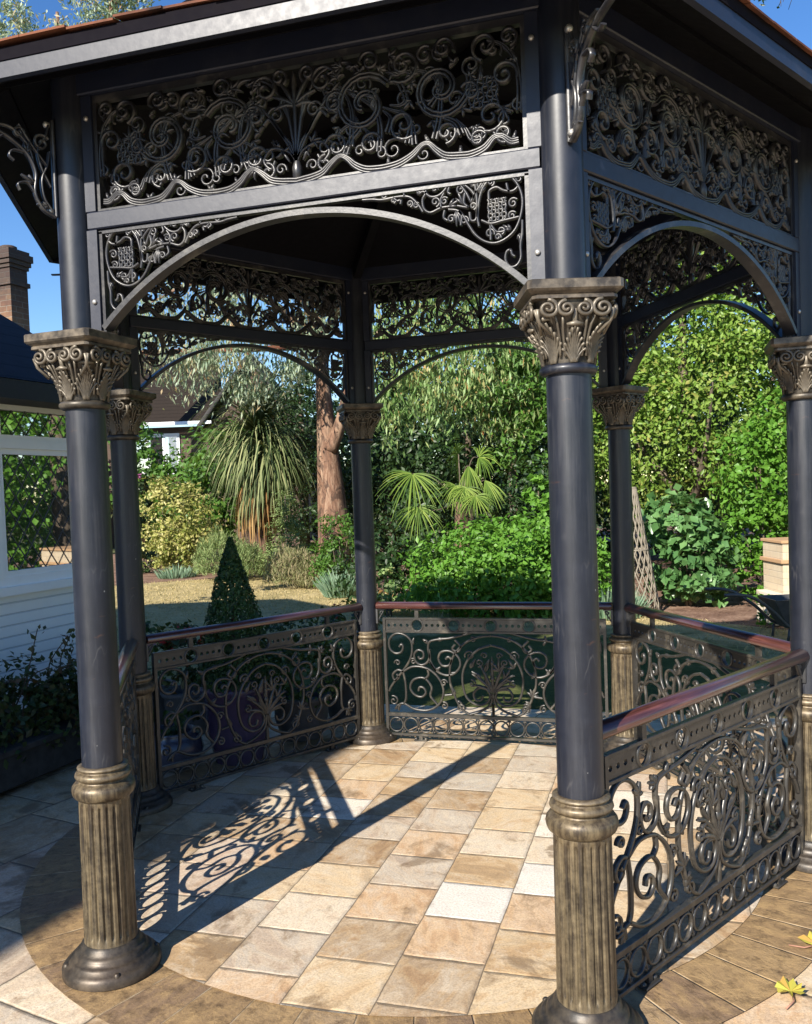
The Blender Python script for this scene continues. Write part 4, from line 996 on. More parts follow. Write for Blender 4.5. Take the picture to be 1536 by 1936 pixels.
    # chimney
    cx, cy = plot(-5.23, 12.0)
    loc = H.matrix_world  # identity until evaluated; use own inverse
    inv = (Matrix.Translation((-3.20, 1.49, 0)) @ Matrix.Rotation(ang, 4, 'Z')).inverted()
    q = inv @ Vector((cx, cy, 0))
    c = MB(); h = 0.152
    c.box((-h, -h, 0.6), (h, h, 2.16)); c.box((-h-0.035, -h-0.035, 0.6), (h+0.035, h+0.035, 0.92)); c.box((-h-0.025, -h-0.025, 1.93), (h+0.025, h+0.025, 1.99))
    for k_, (e_, z_a, z_b) in enumerate(((0.02, 2.16, 2.21), (0.042, 2.21, 2.27), (0.062, 2.27, 2.36), (0.03, 2.36, 2.41))): c.box((-h-e_, -h-e_, z_a), (h+e_, h+e_, z_b))
    c.lathe([(0.10, 2.41), (0.11, 2.47), (0.09, 2.48)], 16)
    co = c.build('chimney', M['chimney_brick'], RF, (q.x, q.y, 2.70))
    # the two storey end of the same house, whose eave shades this side of the garden
    tw = MB()
    m = inv
    def blk(P, z0, z1, mb):
        n = len(P); vs = [tuple(m @ Vector((x, y, z))) for z in (z0, z1) for x, y in P]
        mb.add(vs, [tuple(range(n-1, -1, -1)), tuple(range(n, 2*n))]+[(i, (i+1) % n, n+(i+1) % n, n+i) for i in range(n)])
    P = [(-3.85, -4.85), (-14, -4.45), (-15, -15), (-5.4, -15.2)]
    blk(P, 0, 7.9, tw); tw.build('wing_wall', M['white_brick'], H)
    wr = MB(); E_ = [(-3.56, -4.52), (-14.3, -4.1), (-15.4, -15.3), (-5.14, -15.5)]; rg_ = [(-8.5, -8.0), (-9.4, -11.8)]
    vs = [tuple(m @ Vector((x, y, 7.9))) for x, y in E_]+[tuple(m @ Vector((x, y, 10.2))) for x, y in rg_]
    vs += [tuple(m @ Vector((x, y, 7.82))) for x, y in E_]
    wr.add(vs, [(1, 0, 4), (0, 3, 5, 4), (3, 2, 5), (2, 1, 4, 5), (6, 7, 8, 9), (0, 1, 7, 6), (1, 2, 8, 7), (2, 3, 9, 8), (3, 0, 6, 9)])
    wr.build('wing_roof', M['dark_tiles'], H)
house()

def neighbour():
    x, y = plot(-8.2, 32); an = math.atan2(_rh[1], _rh[0])
    N_ = tag(empty('neighbour_house', (x, y, 0), an), 'distant house with brown tiled roof and white gutter beyond the garden shrubs', 'house')
    w = MB(); w.box((-2.6, 0, 0), (4.6, 5, 4.3)); w.build('wall', M['red_brick'], N_)
    g = MB(); g.add([(1.2, -0.3, 4.2), (4.4, -0.3, 4.2), (2.8, -0.3, 6.5), (1.2, 5, 4.2), (4.4, 5, 4.2), (2.8, 5, 6.5)], [(0, 1, 2), (3, 5, 4), (0, 3, 4, 1)]); g.build('gable_wall', M['red_brick'], N_)
    r_ = MB()
    r_.add([(-3.0, -0.5, 4.45), (1.9, -0.5, 4.45), (1.1, 2.5, 7.4), (-2.0, 2.5, 7.4), (-3.0, 5.5, 4.45), (4.8, 5.5, 4.45), (4.8, 2.5, 7.4)], [(0, 1, 2, 3), (0, 3, 4)])
    r_.add([(1.0, -0.6, 4.3), (2.8, -0.6, 6.65), (4.6, -0.6, 4.3), (1.0, 5.5, 4.3), (2.8, 5.5, 6.65), (4.6, 5.5, 4.3)], [(0, 1, 4, 3), (1, 2, 5, 4)])
    RF = r_.build('roof', M['brown_tiles'], N_)
    b = MB()
    for s in (-1, 1):
        b.sweep([(2.8+s*1.85, 4.22), (2.8, 6.65)], 0.16, 0.06, None, -0.66)
    b.build('barge_board', M['dark_wood'], RF)
    rd = MB(); rd.tube([(2.8, -0.6, 6.7), (2.8, 5.5, 6.7)], 0.12, 8); rd.tube([(-2.0, 2.5, 7.42), (4.8, 2.5, 7.42)], 0.12, 8); rd.build('ridge_tiles', M['terracotta'], RF)
    gt = MB(); gt.box((-3.0, -0.62, 4.33), (1.4, -0.5, 4.44)); gt.build('gutter', M['white_paint'], RF)
    wd = MB(); x0, x1, z0, z1 = -1.75, 0.1, 2.6, 3.95
    wd.box((x0, -0.06, z1), (x1, 0.04, z1+0.12)); wd.box((x0, -0.06, z0), (x1, 0.04, z0+0.1))
    for q in (x0, x0+0.62, x0+1.23, x1-0.1): wd.box((q, -0.05, z0+0.1), (q+(0.22 if q == x0 else 0.1), 0.04, z1))
    wo_ = wd.build('window_frame', M['white_paint'], N_)
    pn = MB(); pn.box((x0+0.1, -0.02, z0+0.1), (x1-0.1, -0.01, z1)); pn.build('window_pane', M['glass'], wo_)
neighbour()

# ------------------------------------------------------------------ foliage helpers
def leaves_mesh(name, pos, nrm, axis, ln, wd, mat, parent=None, seed=0, fold=0.18, rnd=None):
    """pos,nrm,axis: (N,3); one folded diamond leaf each"""
    N = len(pos); rg_ = np.random.default_rng(seed)
    nrm = nrm/np.maximum(np.linalg.norm(nrm, axis=1), 1e-9)[:, None]
    axis = axis-nrm*np.sum(axis*nrm, 1)[:, None]; axis /= np.maximum(np.linalg.norm(axis, axis=1), 1e-9)[:, None]
    side = np.cross(nrm, axis)
    L_ = (ln*rg_.uniform(0.5, 1.35, N))[:, None]; W_ = (wd*rg_.uniform(0.7, 1.2, N))[:, None]
    v = np.empty((N, 4, 3))
    v[:, 0] = pos-axis*L_*0.5; v[:, 2] = pos+axis*L_*0.5
    v[:, 1] = pos-axis*L_*0.05+side*W_*0.5+nrm*W_*fold; v[:, 3] = pos-axis*L_*0.05-side*W_*0.5+nrm*W_*fold
    me = bpy.data.meshes.new(name)
    me.vertices.add(4*N); me.vertices.foreach_set('co', v.reshape(-1))
    idx = (np.arange(N)[:, None]*4+np.array([0, 1, 2, 0, 2, 3])[None]).reshape(-1).astype(np.int32)
    me.loops.add(6*N); me.loops.foreach_set('vertex_index', idx)
    me.polygons.add(2*N); me.polygons.foreach_set('loop_start', np.arange(2*N, dtype=np.int32)*3)
    me.materials.append(mat); me.update(calc_edges=True)
    at = me.attributes.new('rnd', 'FLOAT', 'FACE')
    r = rg_.random(N) if rnd is None else np.clip(rnd, 0, 1)
    at.data.foreach_set('value', np.repeat(r, 2).astype(np.float32))
    o = bpy.data.objects.new(name, me); COL.objects.link(o)
    if parent: o.parent = parent
    return o
def cloud(name, blobs, n, ln, wd, mat, parent=None, seed=1, clump=0.16, per=26, droop=0.0, shell=0.72, up=0.35, tone=0.5, zmin=0.02):
    """blobs: (x,y,z,rx,ry,rz); leaves gathered in clumps over and inside each blob"""
    rg_ = np.random.default_rng(seed)
    B = np.array(blobs, float); wgt = (B[:, 3]*B[:, 4]+B[:, 4]*B[:, 5]+B[:, 3]*B[:, 5]); wgt /= wgt.sum()
    nc = max(4, n//per); bi = rg_.choice(len(B), nc, p=wgt)
    d = rg_.normal(size=(nc, 3)); d /= np.linalg.norm(d, axis=1)[:, None]
    rad = shell+(1.06-shell)*rg_.random(nc)**0.6
    bump_ = 1+0.16*np.sin(5*d[:, 0]+bi*2.0+seed)*np.cos(4.3*d[:, 1]+bi)+0.10*np.sin(9*d[:, 2]+seed)
    cen = B[bi, :3]+d*B[bi, 3:6]*(rad*bump_)[:, None]
    cr = clump*np.mean(B[bi, 3:6], 1)*rg_.uniform(0.6, 1.4, nc)
    ctone = rg_.random(nc)
    li = rg_.integers(0, nc, n)
    off = rg_.normal(size=(n, 3))*cr[li][:, None]*np.array([1, 1, 0.7])
    pos = cen[li]+off
    nr = d[li]*0.7+rg_.normal(size=(n, 3))*0.55+np.array([0, 0, up])
    ax = rg_.normal(size=(n, 3))*(1-droop)+np.array([0, 0, -1.0])*droop*1.6
    if droop > 0.3: nr = d[li]*0.6+rg_.normal(size=(n, 3))*0.6; pos[:, 2] -= np.abs(rg_.normal(size=n))*cr[li]*1.2
    ok = pos[:, 2] > zmin
    rn = tone*ctone[li]+(1-tone)*rg_.random(n)
    return leaves_mesh(name, pos[ok], nr[ok], ax[ok], ln, wd, mat, parent, seed, rnd=rn[ok])
def limbs(name, segs, mat, parent=None):
    mb = MB()
    for pts, r0, r1 in segs:
        p = spline(pts, 6); k = len(p)
        mb.tube([tuple(q) for q in p], [r0+(r1-r0)*i/(k-1) for i in range(k)], 9)
    return mb.build(name, mat, parent)
def shrub(name, label, cat, right, away, blobs, n, ln, wd, leaf, seed, stems=5, sr=0.02, **kw):
    x, y = plot(right, away); o = tag(empty(name, (x, y, 0)), label, cat)
    cloud('foliage', blobs, n, ln, wd, leaf, o, seed, **kw)
    rr = random.Random(seed); segs = []
    for k in range(stems):
        b = blobs[k % len(blobs)]; a = rr.uniform(0, 2*PI)
        segs.append(([(0.12*math.cos(a)*b[3], 0.12*math.sin(a)*b[4], -0.02), (b[0]*0.5+0.2*b[3]*math.cos(a), b[1]*0.5+0.2*b[4]*math.sin(a), b[2]*0.5), (b[0]+0.4*b[3]*math.cos(a), b[1]+0.4*b[4]*math.sin(a), b[2]+0.3*b[5])], sr, sr*0.35))
    limbs('stems', segs, M['bark'], o); return o
def blades(name, root_fn, n, seg, mat, parent, seed=1):
    """ribbon blades: root_fn(i, rng) -> list of points, list of widths, side vector"""
    rg_ = random.Random(seed); vs = []; fs = []; rn = []
    for i in range(n):
        pts, ws, sd = root_fn(i, rg_); o = len(vs); r = rg_.random()
        for p, w in zip(pts, ws):
            vs.append(tuple(p-sd*w/2)); vs.append(tuple(p+sd*w/2))
        for k in range(len(pts)-1): fs.append((o+2*k, o+2*k+1, o+2*k+3, o+2*k+2)); rn.append(r)
    me = bpy.data.meshes.new(name); me.from_pydata(vs, [], fs); me.materials.append(mat); me.update()
    at = me.attributes.new('rnd', 'FLOAT', 'FACE'); at.data.foreach_set('value', rn)
    ob = bpy.data.objects.new(name, me); COL.objects.link(ob)
    if parent: ob.parent = parent
    return ob
def arching(c, length, w0, rise=0.0, droop=1.0, seg=7, el=(-0.3, 1.3), base_r=0.05):
    def fn(i, rg_):
        a = rg_.uniform(0, 2*PI); e = rg_.uniform(*el); l = length*rg_.uniform(0.7, 1.15)
        d = Vector((math.cos(a)*math.cos(e), math.sin(a)*math.cos(e), math.sin(e))); sd = Vector((-math.sin(a), math.cos(a), 0))
        p = Vector(c)+d*base_r; pts = [p]; dirv = d.copy(); st = l/seg
        for k in range(seg):
            dirv = (dirv+Vector((0, 0, -droop*0.32*(k+1)/seg*2.0))).normalized(); p = p+dirv*st+sd*rg_.uniform(-.02, .02); pts.append(p)
        ws = [w0*(0.6+0.4*min(1, 4*t))*(1-t**3*0.95) for t in np.linspace(0, 1, seg+1)]
        return pts, ws, sd
    return fn
def upright(rx, ry, h, w0, lean=0.35, seg=4):
    def fn(i, rg_):
        a = rg_.uniform(0, 2*PI); q = math.sqrt(rg_.random()); b = Vector((rx*q*math.cos(a), ry*q*math.sin(a), 0))
        l = h*rg_.uniform(0.6, 1.1)*(1-0.35*q); d = Vector((math.cos(a)*lean*q+rg_.uniform(-.15, .15), math.sin(a)*lean*q+rg_.uniform(-.15, .15), 1)).normalized()
        sa = rg_.uniform(0, PI); sd = Vector((math.cos(sa), math.sin(sa), 0)); pts = [b]; p = b
        for k in range(seg): p = p+d*l/seg; d = (d+Vector((math.cos(a)*0.06, math.sin(a)*0.06, -0.03))).normalized(); pts.append(p)
        return pts, [w0*(1-0.85*t) for t in np.linspace(0, 1, seg+1)], sd
    return fn
def fan_leaf(mb_v, mb_f, rn, c, d, upv, rad, n=30, spread=5.0, droop=0.25, rg_=random):
    c = Vector(c); d = Vector(d).normalized(); sd = d.cross(Vector(upv)).normalized(); nn = sd.cross(d)
    for k in range(n):
        a = (k/(n-1)-0.5)*spread; dv = (d*math.cos(a)+sd*math.sin(a)); sv = (sd*math.cos(a)-d*math.sin(a))
        a += rg_.uniform(-.06, .06); dv = (d*math.cos(a)+sd*math.sin(a)); sv = (sd*math.cos(a)-d*math.sin(a)); l = rad*(1-0.12*abs(a)/2.5)*rg_.uniform(0.72, 1.12); o = len(mb_v); r = rg_.random()
        for q, t in enumerate((0.04, 0.35, 0.65, 0.88, 1.0)):
            w = (0.012+rad*0.024)*(0.35+0.9*t if t < 0.5 else 0.8*(1.15-t)/0.65+0.02)
            p = c+dv*l*t+Vector((0, 0, -droop*l*t**2.6))+nn*rad*(0.10*math.sin(k*1.9)*t+.25*t*t)
            mb_v.append(tuple(p-sv*w/2)); mb_v.append(tuple(p+sv*w/2))
        for q in range(4): mb_f.append((o+2*q, o+2*q+1, o+2*q+3, o+2*q+2)); rn.append(r)
def raw(name, vs, fs, rn, mat, parent):
    me = bpy.data.meshes.new(name); me.from_pydata(vs, [], fs); me.materials.append(mat); me.update()
    at = me.attributes.new('rnd', 'FLOAT', 'FACE'); at.data.foreach_set('value', rn)
    o = bpy.data.objects.new(name, me); COL.objects.link(o); o.parent = parent; return o

# ------------------------------------------------------------------ planting
shrub('variegated_shrub', 'pale yellow variegated shrub behind the lawn, beside column at left', 'shrub', -5.3, 20, [(0, 0, 1.15, 0.85, 0.8, 0.95), (0.3, -.2, 0.6, 0.6, 0.6, 0.55)], 5200, 0.11, 0.055, L['varieg'], 11)
shrub('climbing_shrub', 'big bright green leafy shrub below the distant house window', 'shrub', -6.0, 24, [(-1.35, 0, 2.2, .65, .8, 1.35), (0.1, 0.2, 1.95, 1.2, 1.0, 1.0), (1.4, -0.3, 2.1, 0.9, 0.9, 1.3), (0.2, -.6, 1.0, 1.2, .8, .9)], 9500, 0.17, 0.11, L['green'], 12, sr=0.04)
shrub('dark_round_shrub', 'small dark evergreen shrub low at the left edge of the flower bed', 'shrub', -6.15, 20.5, [(0, 0, 0.42, 0.42, 0.4, 0.42)], 1300, 0.09, 0.05, L['dark'], 13)
def tuft(name, label, right, away, rx, h, n, leaf, seed, w=0.012, lean=0.6):
    x, y = plot(right, away); o = tag(empty(name, (x, y, 0)), label, 'plant'); blades('stalks', upright(rx, rx, h, w, lean), n, 4, leaf, o, seed); return o
def soft_bush(name, label, right, away, blobs, n, leaf, seed):
    x, y = plot(right, away); o = tag(empty(name, (x, y, 0)), label, 'shrub')
    rg_ = np.random.default_rng(seed); B = np.array(blobs, float); bi = rg_.integers(0, len(B), n)
    d = rg_.normal(size=(n, 3)); d /= np.linalg.norm(d, axis=1)[:, None]; d[:, 2] = np.abs(d[:, 2])
    pos = B[bi, :3]+d*B[bi, 3:6]*(0.55+0.5*rg_.random(n)**.5)[:, None]*(1+.15*np.sin(7*d[:, :1]+seed)*np.cos(6*d[:, 1:2]))
    ax = d*.7+rg_.normal(size=(n, 3))*.3+np.array([0, 0, .9])
    leaves_mesh('foliage', pos, rg_.normal(size=(n, 3)), ax, .13, .014, leaf, o, seed)
    limbs('stems', [([(0, 0, 0), (.05, 0, .2), (.1, 0, .4)], .012, .005), ([(0, 0, 0), (-.05, .03, .2), (-.12, .05, .4)], .012, .005)], M['bark'], o)
soft_bush('lavender_bush', 'feathery green lavender bush left of the dark topiary cone tip', -3.65, 18, [(-.2, 0, .15, .55, .5, .85), (.35, 0, .1, .45, .45, .65)], 7000, L['lav'], 21)
soft_bush('heather_clump', 'brownish green heather clump at the lawn edge in front of the small conifer', -2.0, 16, [(-.15, 0, .1, .5, .4, .62), (.35, 0, .05, .4, .4, .5)], 6000, L['heath'], 22)
tuft('dry_grass_tuft', 'little tuft of dry grass in the soil before the bright green mound', 0.30, 11.0, 0.16, 0.28, 240, L['heath'], 23, 0.008)
tuft('glaucous_spurge', 'blue green leafy clump spilling over the lawn edge left of the centre back column', -1.12, 14.4, 0.26, 0.55, 420, L['blue'], 24, 0.035)
tuft('grey_green_clump', 'grey green clump half hidden beside the right front column', 2.46, 11, 0.22, 0.5, 300, L['blue'], 25, 0.03)
tuft('sage_clump', 'low grey sage clump on the mulch near the left end of the lawn', -5.0, 19, 0.4, 0.3, 300, L['blue'], 26, 0.03)
tuft('blue_spikes', 'small blue green plant at the foot of the lattice cone', 2.75, 11.0, 0.16, 0.42, 220, L['blue'], 27, 0.025)
def conifer():
    x, y = plot(-2.32, 17); o = tag(empty('dwarf_conifer', (x, y, 0)), 'small pointed yellow green conifer behind the heather', 'conifer')
    cloud('foliage', [(0, 0, 0.45, 0.46, 0.46, 0.45), (0, 0, 0.9, 0.34, 0.34, 0.45), (0, 0, 1.4, 0.20, 0.2, 0.45)], 5200, 0.07, 0.022, L['lav'], o, 31, up=1.2)
    limbs('trunk', [([(0, 0, 0), (0, 0, .8), (0, 0, 1.7)], 0.05, 0.01)], M['bark'], o)
conifer()
shrub('hebe_shrub', 'rounded mid green shrub at the foot of the gum tree', 'shrub', -1.2, 15.6, [(0, 0, 0.65, 0.36, 0.36, 0.62), (-.2, 0, .4, .3, .3, .4)], 2400, 0.08, 0.04, L['green'], 32)
shrub('border_filler', 'dark leafy low shrubs filling the bed below the fan palm', 'shrub', -0.25, 12.6, [(-.35, 0, .35, .5, .4, .45), (0.3, .2, .45, .5, .4, .5), (-.2, .6, .8, .6, .4, .6)], 3600, 0.09, 0.055, L['dark'], 33)
shrub('shade_shrub', 'dark leafy shrub in the shade right of the fan palm', 'shrub', 1.95, 13.6, [(-.3, 0, .9, .55, .4, .8), (.3, 0, 1.1, .55, .4, .8), (0, .2, 1.7, .5, .4, .5)], 4200, 0.09, 0.05, L['dark'], 40)
shrub('photinia', 'small shrub with reddish young leaves in the soil behind the back column', 'shrub', -0.27, 11.9, [(0, 0, .35, .22, .22, .33)], 420, 0.08, 0.045, L['euc2'], 34)
shrub('green_mound', 'wide bright green mounded shrub behind the back railing', 'shrub', 1.15, 11.7, [(0, 0, 0.50, 1.12, 0.8, 0.66), (0.45, -.15, 0.72, .75, .65, .58), (-.5, -.1, .32, .6, .6, .42), (0.9, 0, .6, .6, .6, .6)], 15000, 0.085, 0.055, L['bright'], 35, shell=.86, clump=.12, per=18)
shrub('vine_shoots', 'pale green climbing shoots above the mound against dark trees', 'plant', 1.85, 12, [(0, 0, 1.55, .2, .15, .3), (0.1, 0, 1.1, .2, .2, .3)], 620, 0.10, 0.08, L['bright'], 36, 2)
shrub('leafy_vine', 'large leaved blue green vine bush right of the lattice cone', 'shrub', 3.80, 11.9, [(0, 0, 0.62, 0.48, 0.45, 0.50), (-.12, 0, 1.1, .42, .4, .42), (.15, -.1, .45, .4, .4, .35)], 2600, 0.13, 0.115, L['ivy'], 37)
shrub('corner_bush', 'bright green bush beside the tan brick pier', 'shrub', 5.15, 12.6, [(0, 0, 1.7, .55, .5, .75), (-.15, -.1, .9, .5, .45, .6), (-.1, -.3, .35, .35, .3, .35), (.4, 0, 2.3, .6, .5, .6)], 6200, 0.10, 0.065, L['bright'], 38)
shrub('trailing_weed', 'small yellowish trailing plant beside the brick pier', 'plant', 4.05, 9.9, [(0, 0, .18, .14, .14, .22)], 240, 0.06, 0.045, L['bright'], 39, 2, 0.006)

def tree(name, label, right, away, trunk, blobs, n, ln, wd, leaf, seed, bark, cat='tree', **kw):
    x, y = plot(right, away); o = tag(empty(name, (x, y, 0)), label, cat)
    limbs('trunk', trunk, bark, o)
    cloud('crown', blobs, n, ln, wd, leaf, o, seed, **kw); return o
# big laurel on the right
tree('laurel_tree', 'tall light green broadleaf tree filling the right hand arch', 4.9, 15.0,
     [([(0, 0, 0), (.1, 0, 1.5), (-.1, 0, 3.5), (0, 0, 6)], .16, .04), ([(0, 0, 1.2), (-.9, 0, 2.4), (-1.4, -.3, 3.6)], .09, .02), ([(0, 0, 1.4), (1.0, -.2, 2.6), (1.5, -.4, 4)], .09, .02), ([(0, 0, 1.2), (.2, -.9, 2.2), (.3, -1.3, 3.2)], .08, .02)],
     [(-.9, 0, 2.5, 1.1, 1.0, 1.2), (.5, -.2, 3.0, 1.3, 1.1, 1.4), (-.4, 0, 4.4, 1.5, 1.1, 1.4), (1.4, 0, 4.4, 1.2, 1.1, 1.5), (.3, 0, 5.9, 1.5, 1.2, 1.1), (-1.5, .2, 3.8, .8, .8, 1.0), (1.6, .1, 2.6, .8, .8, .9)], 42000, 0.105, 0.055, L['laurel'], 41, M['bark'], shell=.8, clump=.14)
DK = 'dark evergreen trees at the back of the garden'
for k, (r_, aw, hh, rr, lab) in enumerate(((1.3, 18.5, 5.4, 1.5, 'dark evergreen tree behind the palm and weeping gum branches'), (3.6, 19, 5.2, 1.5, 'dark evergreen tree behind the lattice cone'), (-2.9, 25, 6.4, 1.0, 'narrow dark evergreen tree left of the red gum trunk'), (6.6, 18.5, 5.6, 1.7, 'dark evergreen tree behind the right hand column'), (-0.4, 21, 5.4, 1.4, 'dark evergreen tree right of the red gum trunk'))):
    tree('evergreen_tree', lab, r_, aw, [([(0, 0, 0), (0.05, 0, hh*.5), (0, 0, hh)], .16, .03)], [(0, 0, hh*.22, rr*.95, rr*.8, hh*.24), (-.3*rr, 0, hh*.5, rr*.8, rr*.8, hh*.26), (.35*rr, 0, hh*.6, rr*.75, rr*.7, hh*.26), (0, 0, hh*.85, rr*.6, rr*.6, hh*.2)], 9000, 0.15, 0.08, L['dark'], 50+k, M['bark'], shell=.75)['group'] = DK
# a leafy sunlit tree between them
tree('lime_tree', 'mid green broadleaf tree behind the front right column', 1.75, 14.9, [([(0, 0, 0), (.1, 0, 2), (0, 0, 4.6)], .13, .03)], [(.15, -.2, 3.2, .65, .6, .6), (.6, -.2, 2.3, .7, .6, .8), (.5, 0, 4.2, .7, .7, .7)], 5200, 0.11, 0.06, L['green'], 58, M['bark'])
# gum tree with red trunk and hanging foliage
def gum():
    x, y = plot(-1.55, 18.5); o = tag(empty('gum_tree', (x, y, 0)), 'gum tree with peeling red brown trunk and hanging grey green leaves', 'tree')
    ax, ay = _rh, _fh
    def w(r_, a_, z): return (r_*ax[0]+a_*ay[0], r_*ax[1]+a_*ay[1], z)
    tr = [([w(.05, 0, -.05), w(.03, 0, .8), w(-.02, 0, 2.0), w(-.06, 0, 3.2), w(-.10, 0, 5.0), w(-.05, 0, 8)], .44, .03),
          ([w(.02, -.1, 2.6), w(.25, -.2, 3.1), w(.45, -.3, 3.9), w(.6, -.4, 5)], .16, .06),
          ([w(-.1, 0, 4.6), w(-1.0, -.5, 5.6), w(-2.3, -1.1, 5.9), w(-3.2, -1.4, 5.5)], .10, .02), ([w(-.1, 0, 5), w(-.8, -.8, 6.4), w(-1.8, -1.4, 6.6)], .09, .02),
          ([w(0, 0, 5), w(.9, -1.5, 5.9), w(1.8, -3.2, 5.6), w(2.4, -4.3, 4.8)], .10, .015), ([w(.45, -.3, 3.9), w(1.0, -2, 4.6), w(1.5, -3.6, 4.2)], .06, .012), ([w(1.6, -2.9, 5.7), w(2.6, -3.6, 5.6), w(3.4, -4.0, 4.6)], .05, .01)]
    limbs('trunk', tr, M['euc_bark'], o)
    def bl(L_): return [(*w(a, b, c), d, e, f) for a, b, c, d, e, f in L_]
    cloud('crown', bl([(-2.6, -1.2, 4.6, .9, .7, .75), (-1.7, -1.3, 4.9, .9, .7, .95), (-3.5, -1.4, 4.75, .6, .6, .5), (-1.3, -1.2, 4.1, .55, .5, .6), (-.15, -.7, 5.0, .7, .4, .5), (.1, -.8, 5.9, .9, .5, .5), (-.6, -.8, 4.3, .4, .3, .4), (-2.0, -1.2, 5.9, 1.1, .8, .6), (-3.4, -1.2, 5.3, .7, .6, .6)]), 9500, 0.16, 0.036, L['euc'], o, 61, clump=.2, per=22, droop=.75, shell=.35)
    cloud('crown', bl([(1.5, -3.8, 4.3, .8, .6, .7), (2.2, -4.2, 3.4, .75, .6, .7), (3.0, -4.0, 4.1, .8, .6, .9), (1.3, -3.9, 3.2, .35, .4, .6), (3.3, -3.9, 3.1, .6, .5, .6), (2.3, -3.6, 5.0, 1.0, .7, .6)]), 11000, 0.15, 0.036, L['euc2'], o, 62, clump=.2, per=22, droop=.75, shell=.35)
gum()
HB = 'tall hedge trees closing the garden'
for k, (r_, aw) in enumerate(((-13, 30), (-4.4, 38), (-.5, 27), (3.2, 25), (6.6, 23), (10, 20), (13, 15.5))):
    hh = (5.0, 5.5, 5.0, 5.6, 5.8, 6.0, 6.4)[k]
    tree('hedge_tree', 'dense dark green tree in the row closing the back of the garden', r_, aw, [([(0, 0, 0), (0.05, 0, hh*.5), (0, 0, hh*.8)], .16, .03)], [(0, 0, hh*.25, 2.3, 1.0, hh*.28), (-.9, 0, hh*.55, 1.4, 1.0, hh*.28), (.9, 0, hh*.55, 1.5, 1.0, hh*.3), (0, 0, hh*.8, 1.4, .9, hh*.2)], 6000, 0.24, 0.15, L['box'], 150+k, M['bark'], shell=.8)['group'] = HB
# sunlit garden trees on the right, which the cottage window mirrors
for k, (x_, y_) in enumerate(((5.0, 6.4), (7.4, 6.0), (6.6, 8.8))):
    o = tag(empty('garden_tree', (x_, y_, 0)), 'yellow green broadleaf tree on the right side of the garden', 'tree', 'garden trees on the right')
    limbs('trunk', [([(0, 0, 0), (.1, 0, 1.5), (0, 0, 3.4)], .12, .03)], M['bark'], o)
    cloud('crown', [(0, 0, 1.2, 1.2, 1.4, 1.1), (0, .3, 2.6, 1.3, 1.4, 1.2), (0, -.4, 3.8, 1.0, 1.1, .9)], 7000, 0.15, 0.10, L['bright'] if k != 1 else L['laurel'], o, 170+k)
# tall gum far behind the house
def tallgum():
    x, y = plot(-10.1, 28); o = tag(empty('tall_gum_tree', (x, y, 0)), 'tall pale gum tree rising above the gazebo roof at left', 'tree')
    def w(r_, z): return (r_*_rh[0], r_*_rh[1], z)
    limbs('trunk', [([w(0, 0), w(.05, 6), w(0, 12), w(-.2, 17)], .3, .05), ([w(0, 11), w(-.8, 14), w(-1.5, 17)], .12, .02), ([w(0, 11), w(.8, 14.5), w(1.7, 18)], .12, .02), ([w(0, 12), w(.9, 16), w(2.6, 18.4)], .08, .02)], M['euc_bark'], o)
    cloud('crown', [(*w(-1.5, 0)[:2], 16.6, .75, .7, .95), (*w(-1.45, 0)[:2], 15.6, .8, .7, .8), (*w(1.1, 0)[:2], 17.8, .9, .8, 1.2), (*w(2.0, 0)[:2], 18.3, 1.2, .8, 1.1), (*w(1.9, 0)[:2], 17.0, 1.0, .8, 1.0), (*w(.4, 0)[:2], 16.0, .9, .8, .9)], 6400, 0.20, 0.06, L['euc'], o, 65, clump=.17, droop=.4, shell=.4)
tallgum()
def overhang():
    x, y = plot(6.6, 11); o = tag(empty('overhanging_tree', (x, y, 0)), 'bare twiggy tree whose branch tips hang into the sky at top right', 'tree')
    def w(r_, z, a=0): return (r_*_rh[0]+a*_fh[0], r_*_rh[1]+a*_fh[1], z)
    segs = [([w(0, 0), w(.1, 3), w(0, 6), w(-.2, 9)], .2, .06), ([w(0, 6), w(-.8, 7.6), w(-1.8, 8.4), w(-2.3, 8.2)], .07, .01)]
    rr = random.Random(3)
    tips = []
    for k in range(34):
        b = (rr.uniform(-2.5, -1.2), 8.2+rr.uniform(-.1, .5)); e = (b[0]+rr.uniform(-.5, .2), b[1]-rr.uniform(.2, .75)); tips.append(e)
        segs.append(([w(b[0], b[1], rr.uniform(-.3, .3)), w((b[0]+e[0])/2, (b[1]+e[1])/2+.1, rr.uniform(-.3, .3)), w(e[0], e[1], rr.uniform(-.3, .3))], .008, .003))
    limbs('trunk', segs, M['bark'], o)
    cloud('crown', [(*w(t[0], 0)[:2], t[1]+.1, .16, .2, .2) for t in tips]+[(*w(-.2, 0)[:2], 9.5, 1.2, 1.2, 1.0)], 1400, 0.07, 0.03, L['dark'], o, 67, clump=.5, shell=.2)
overhang()
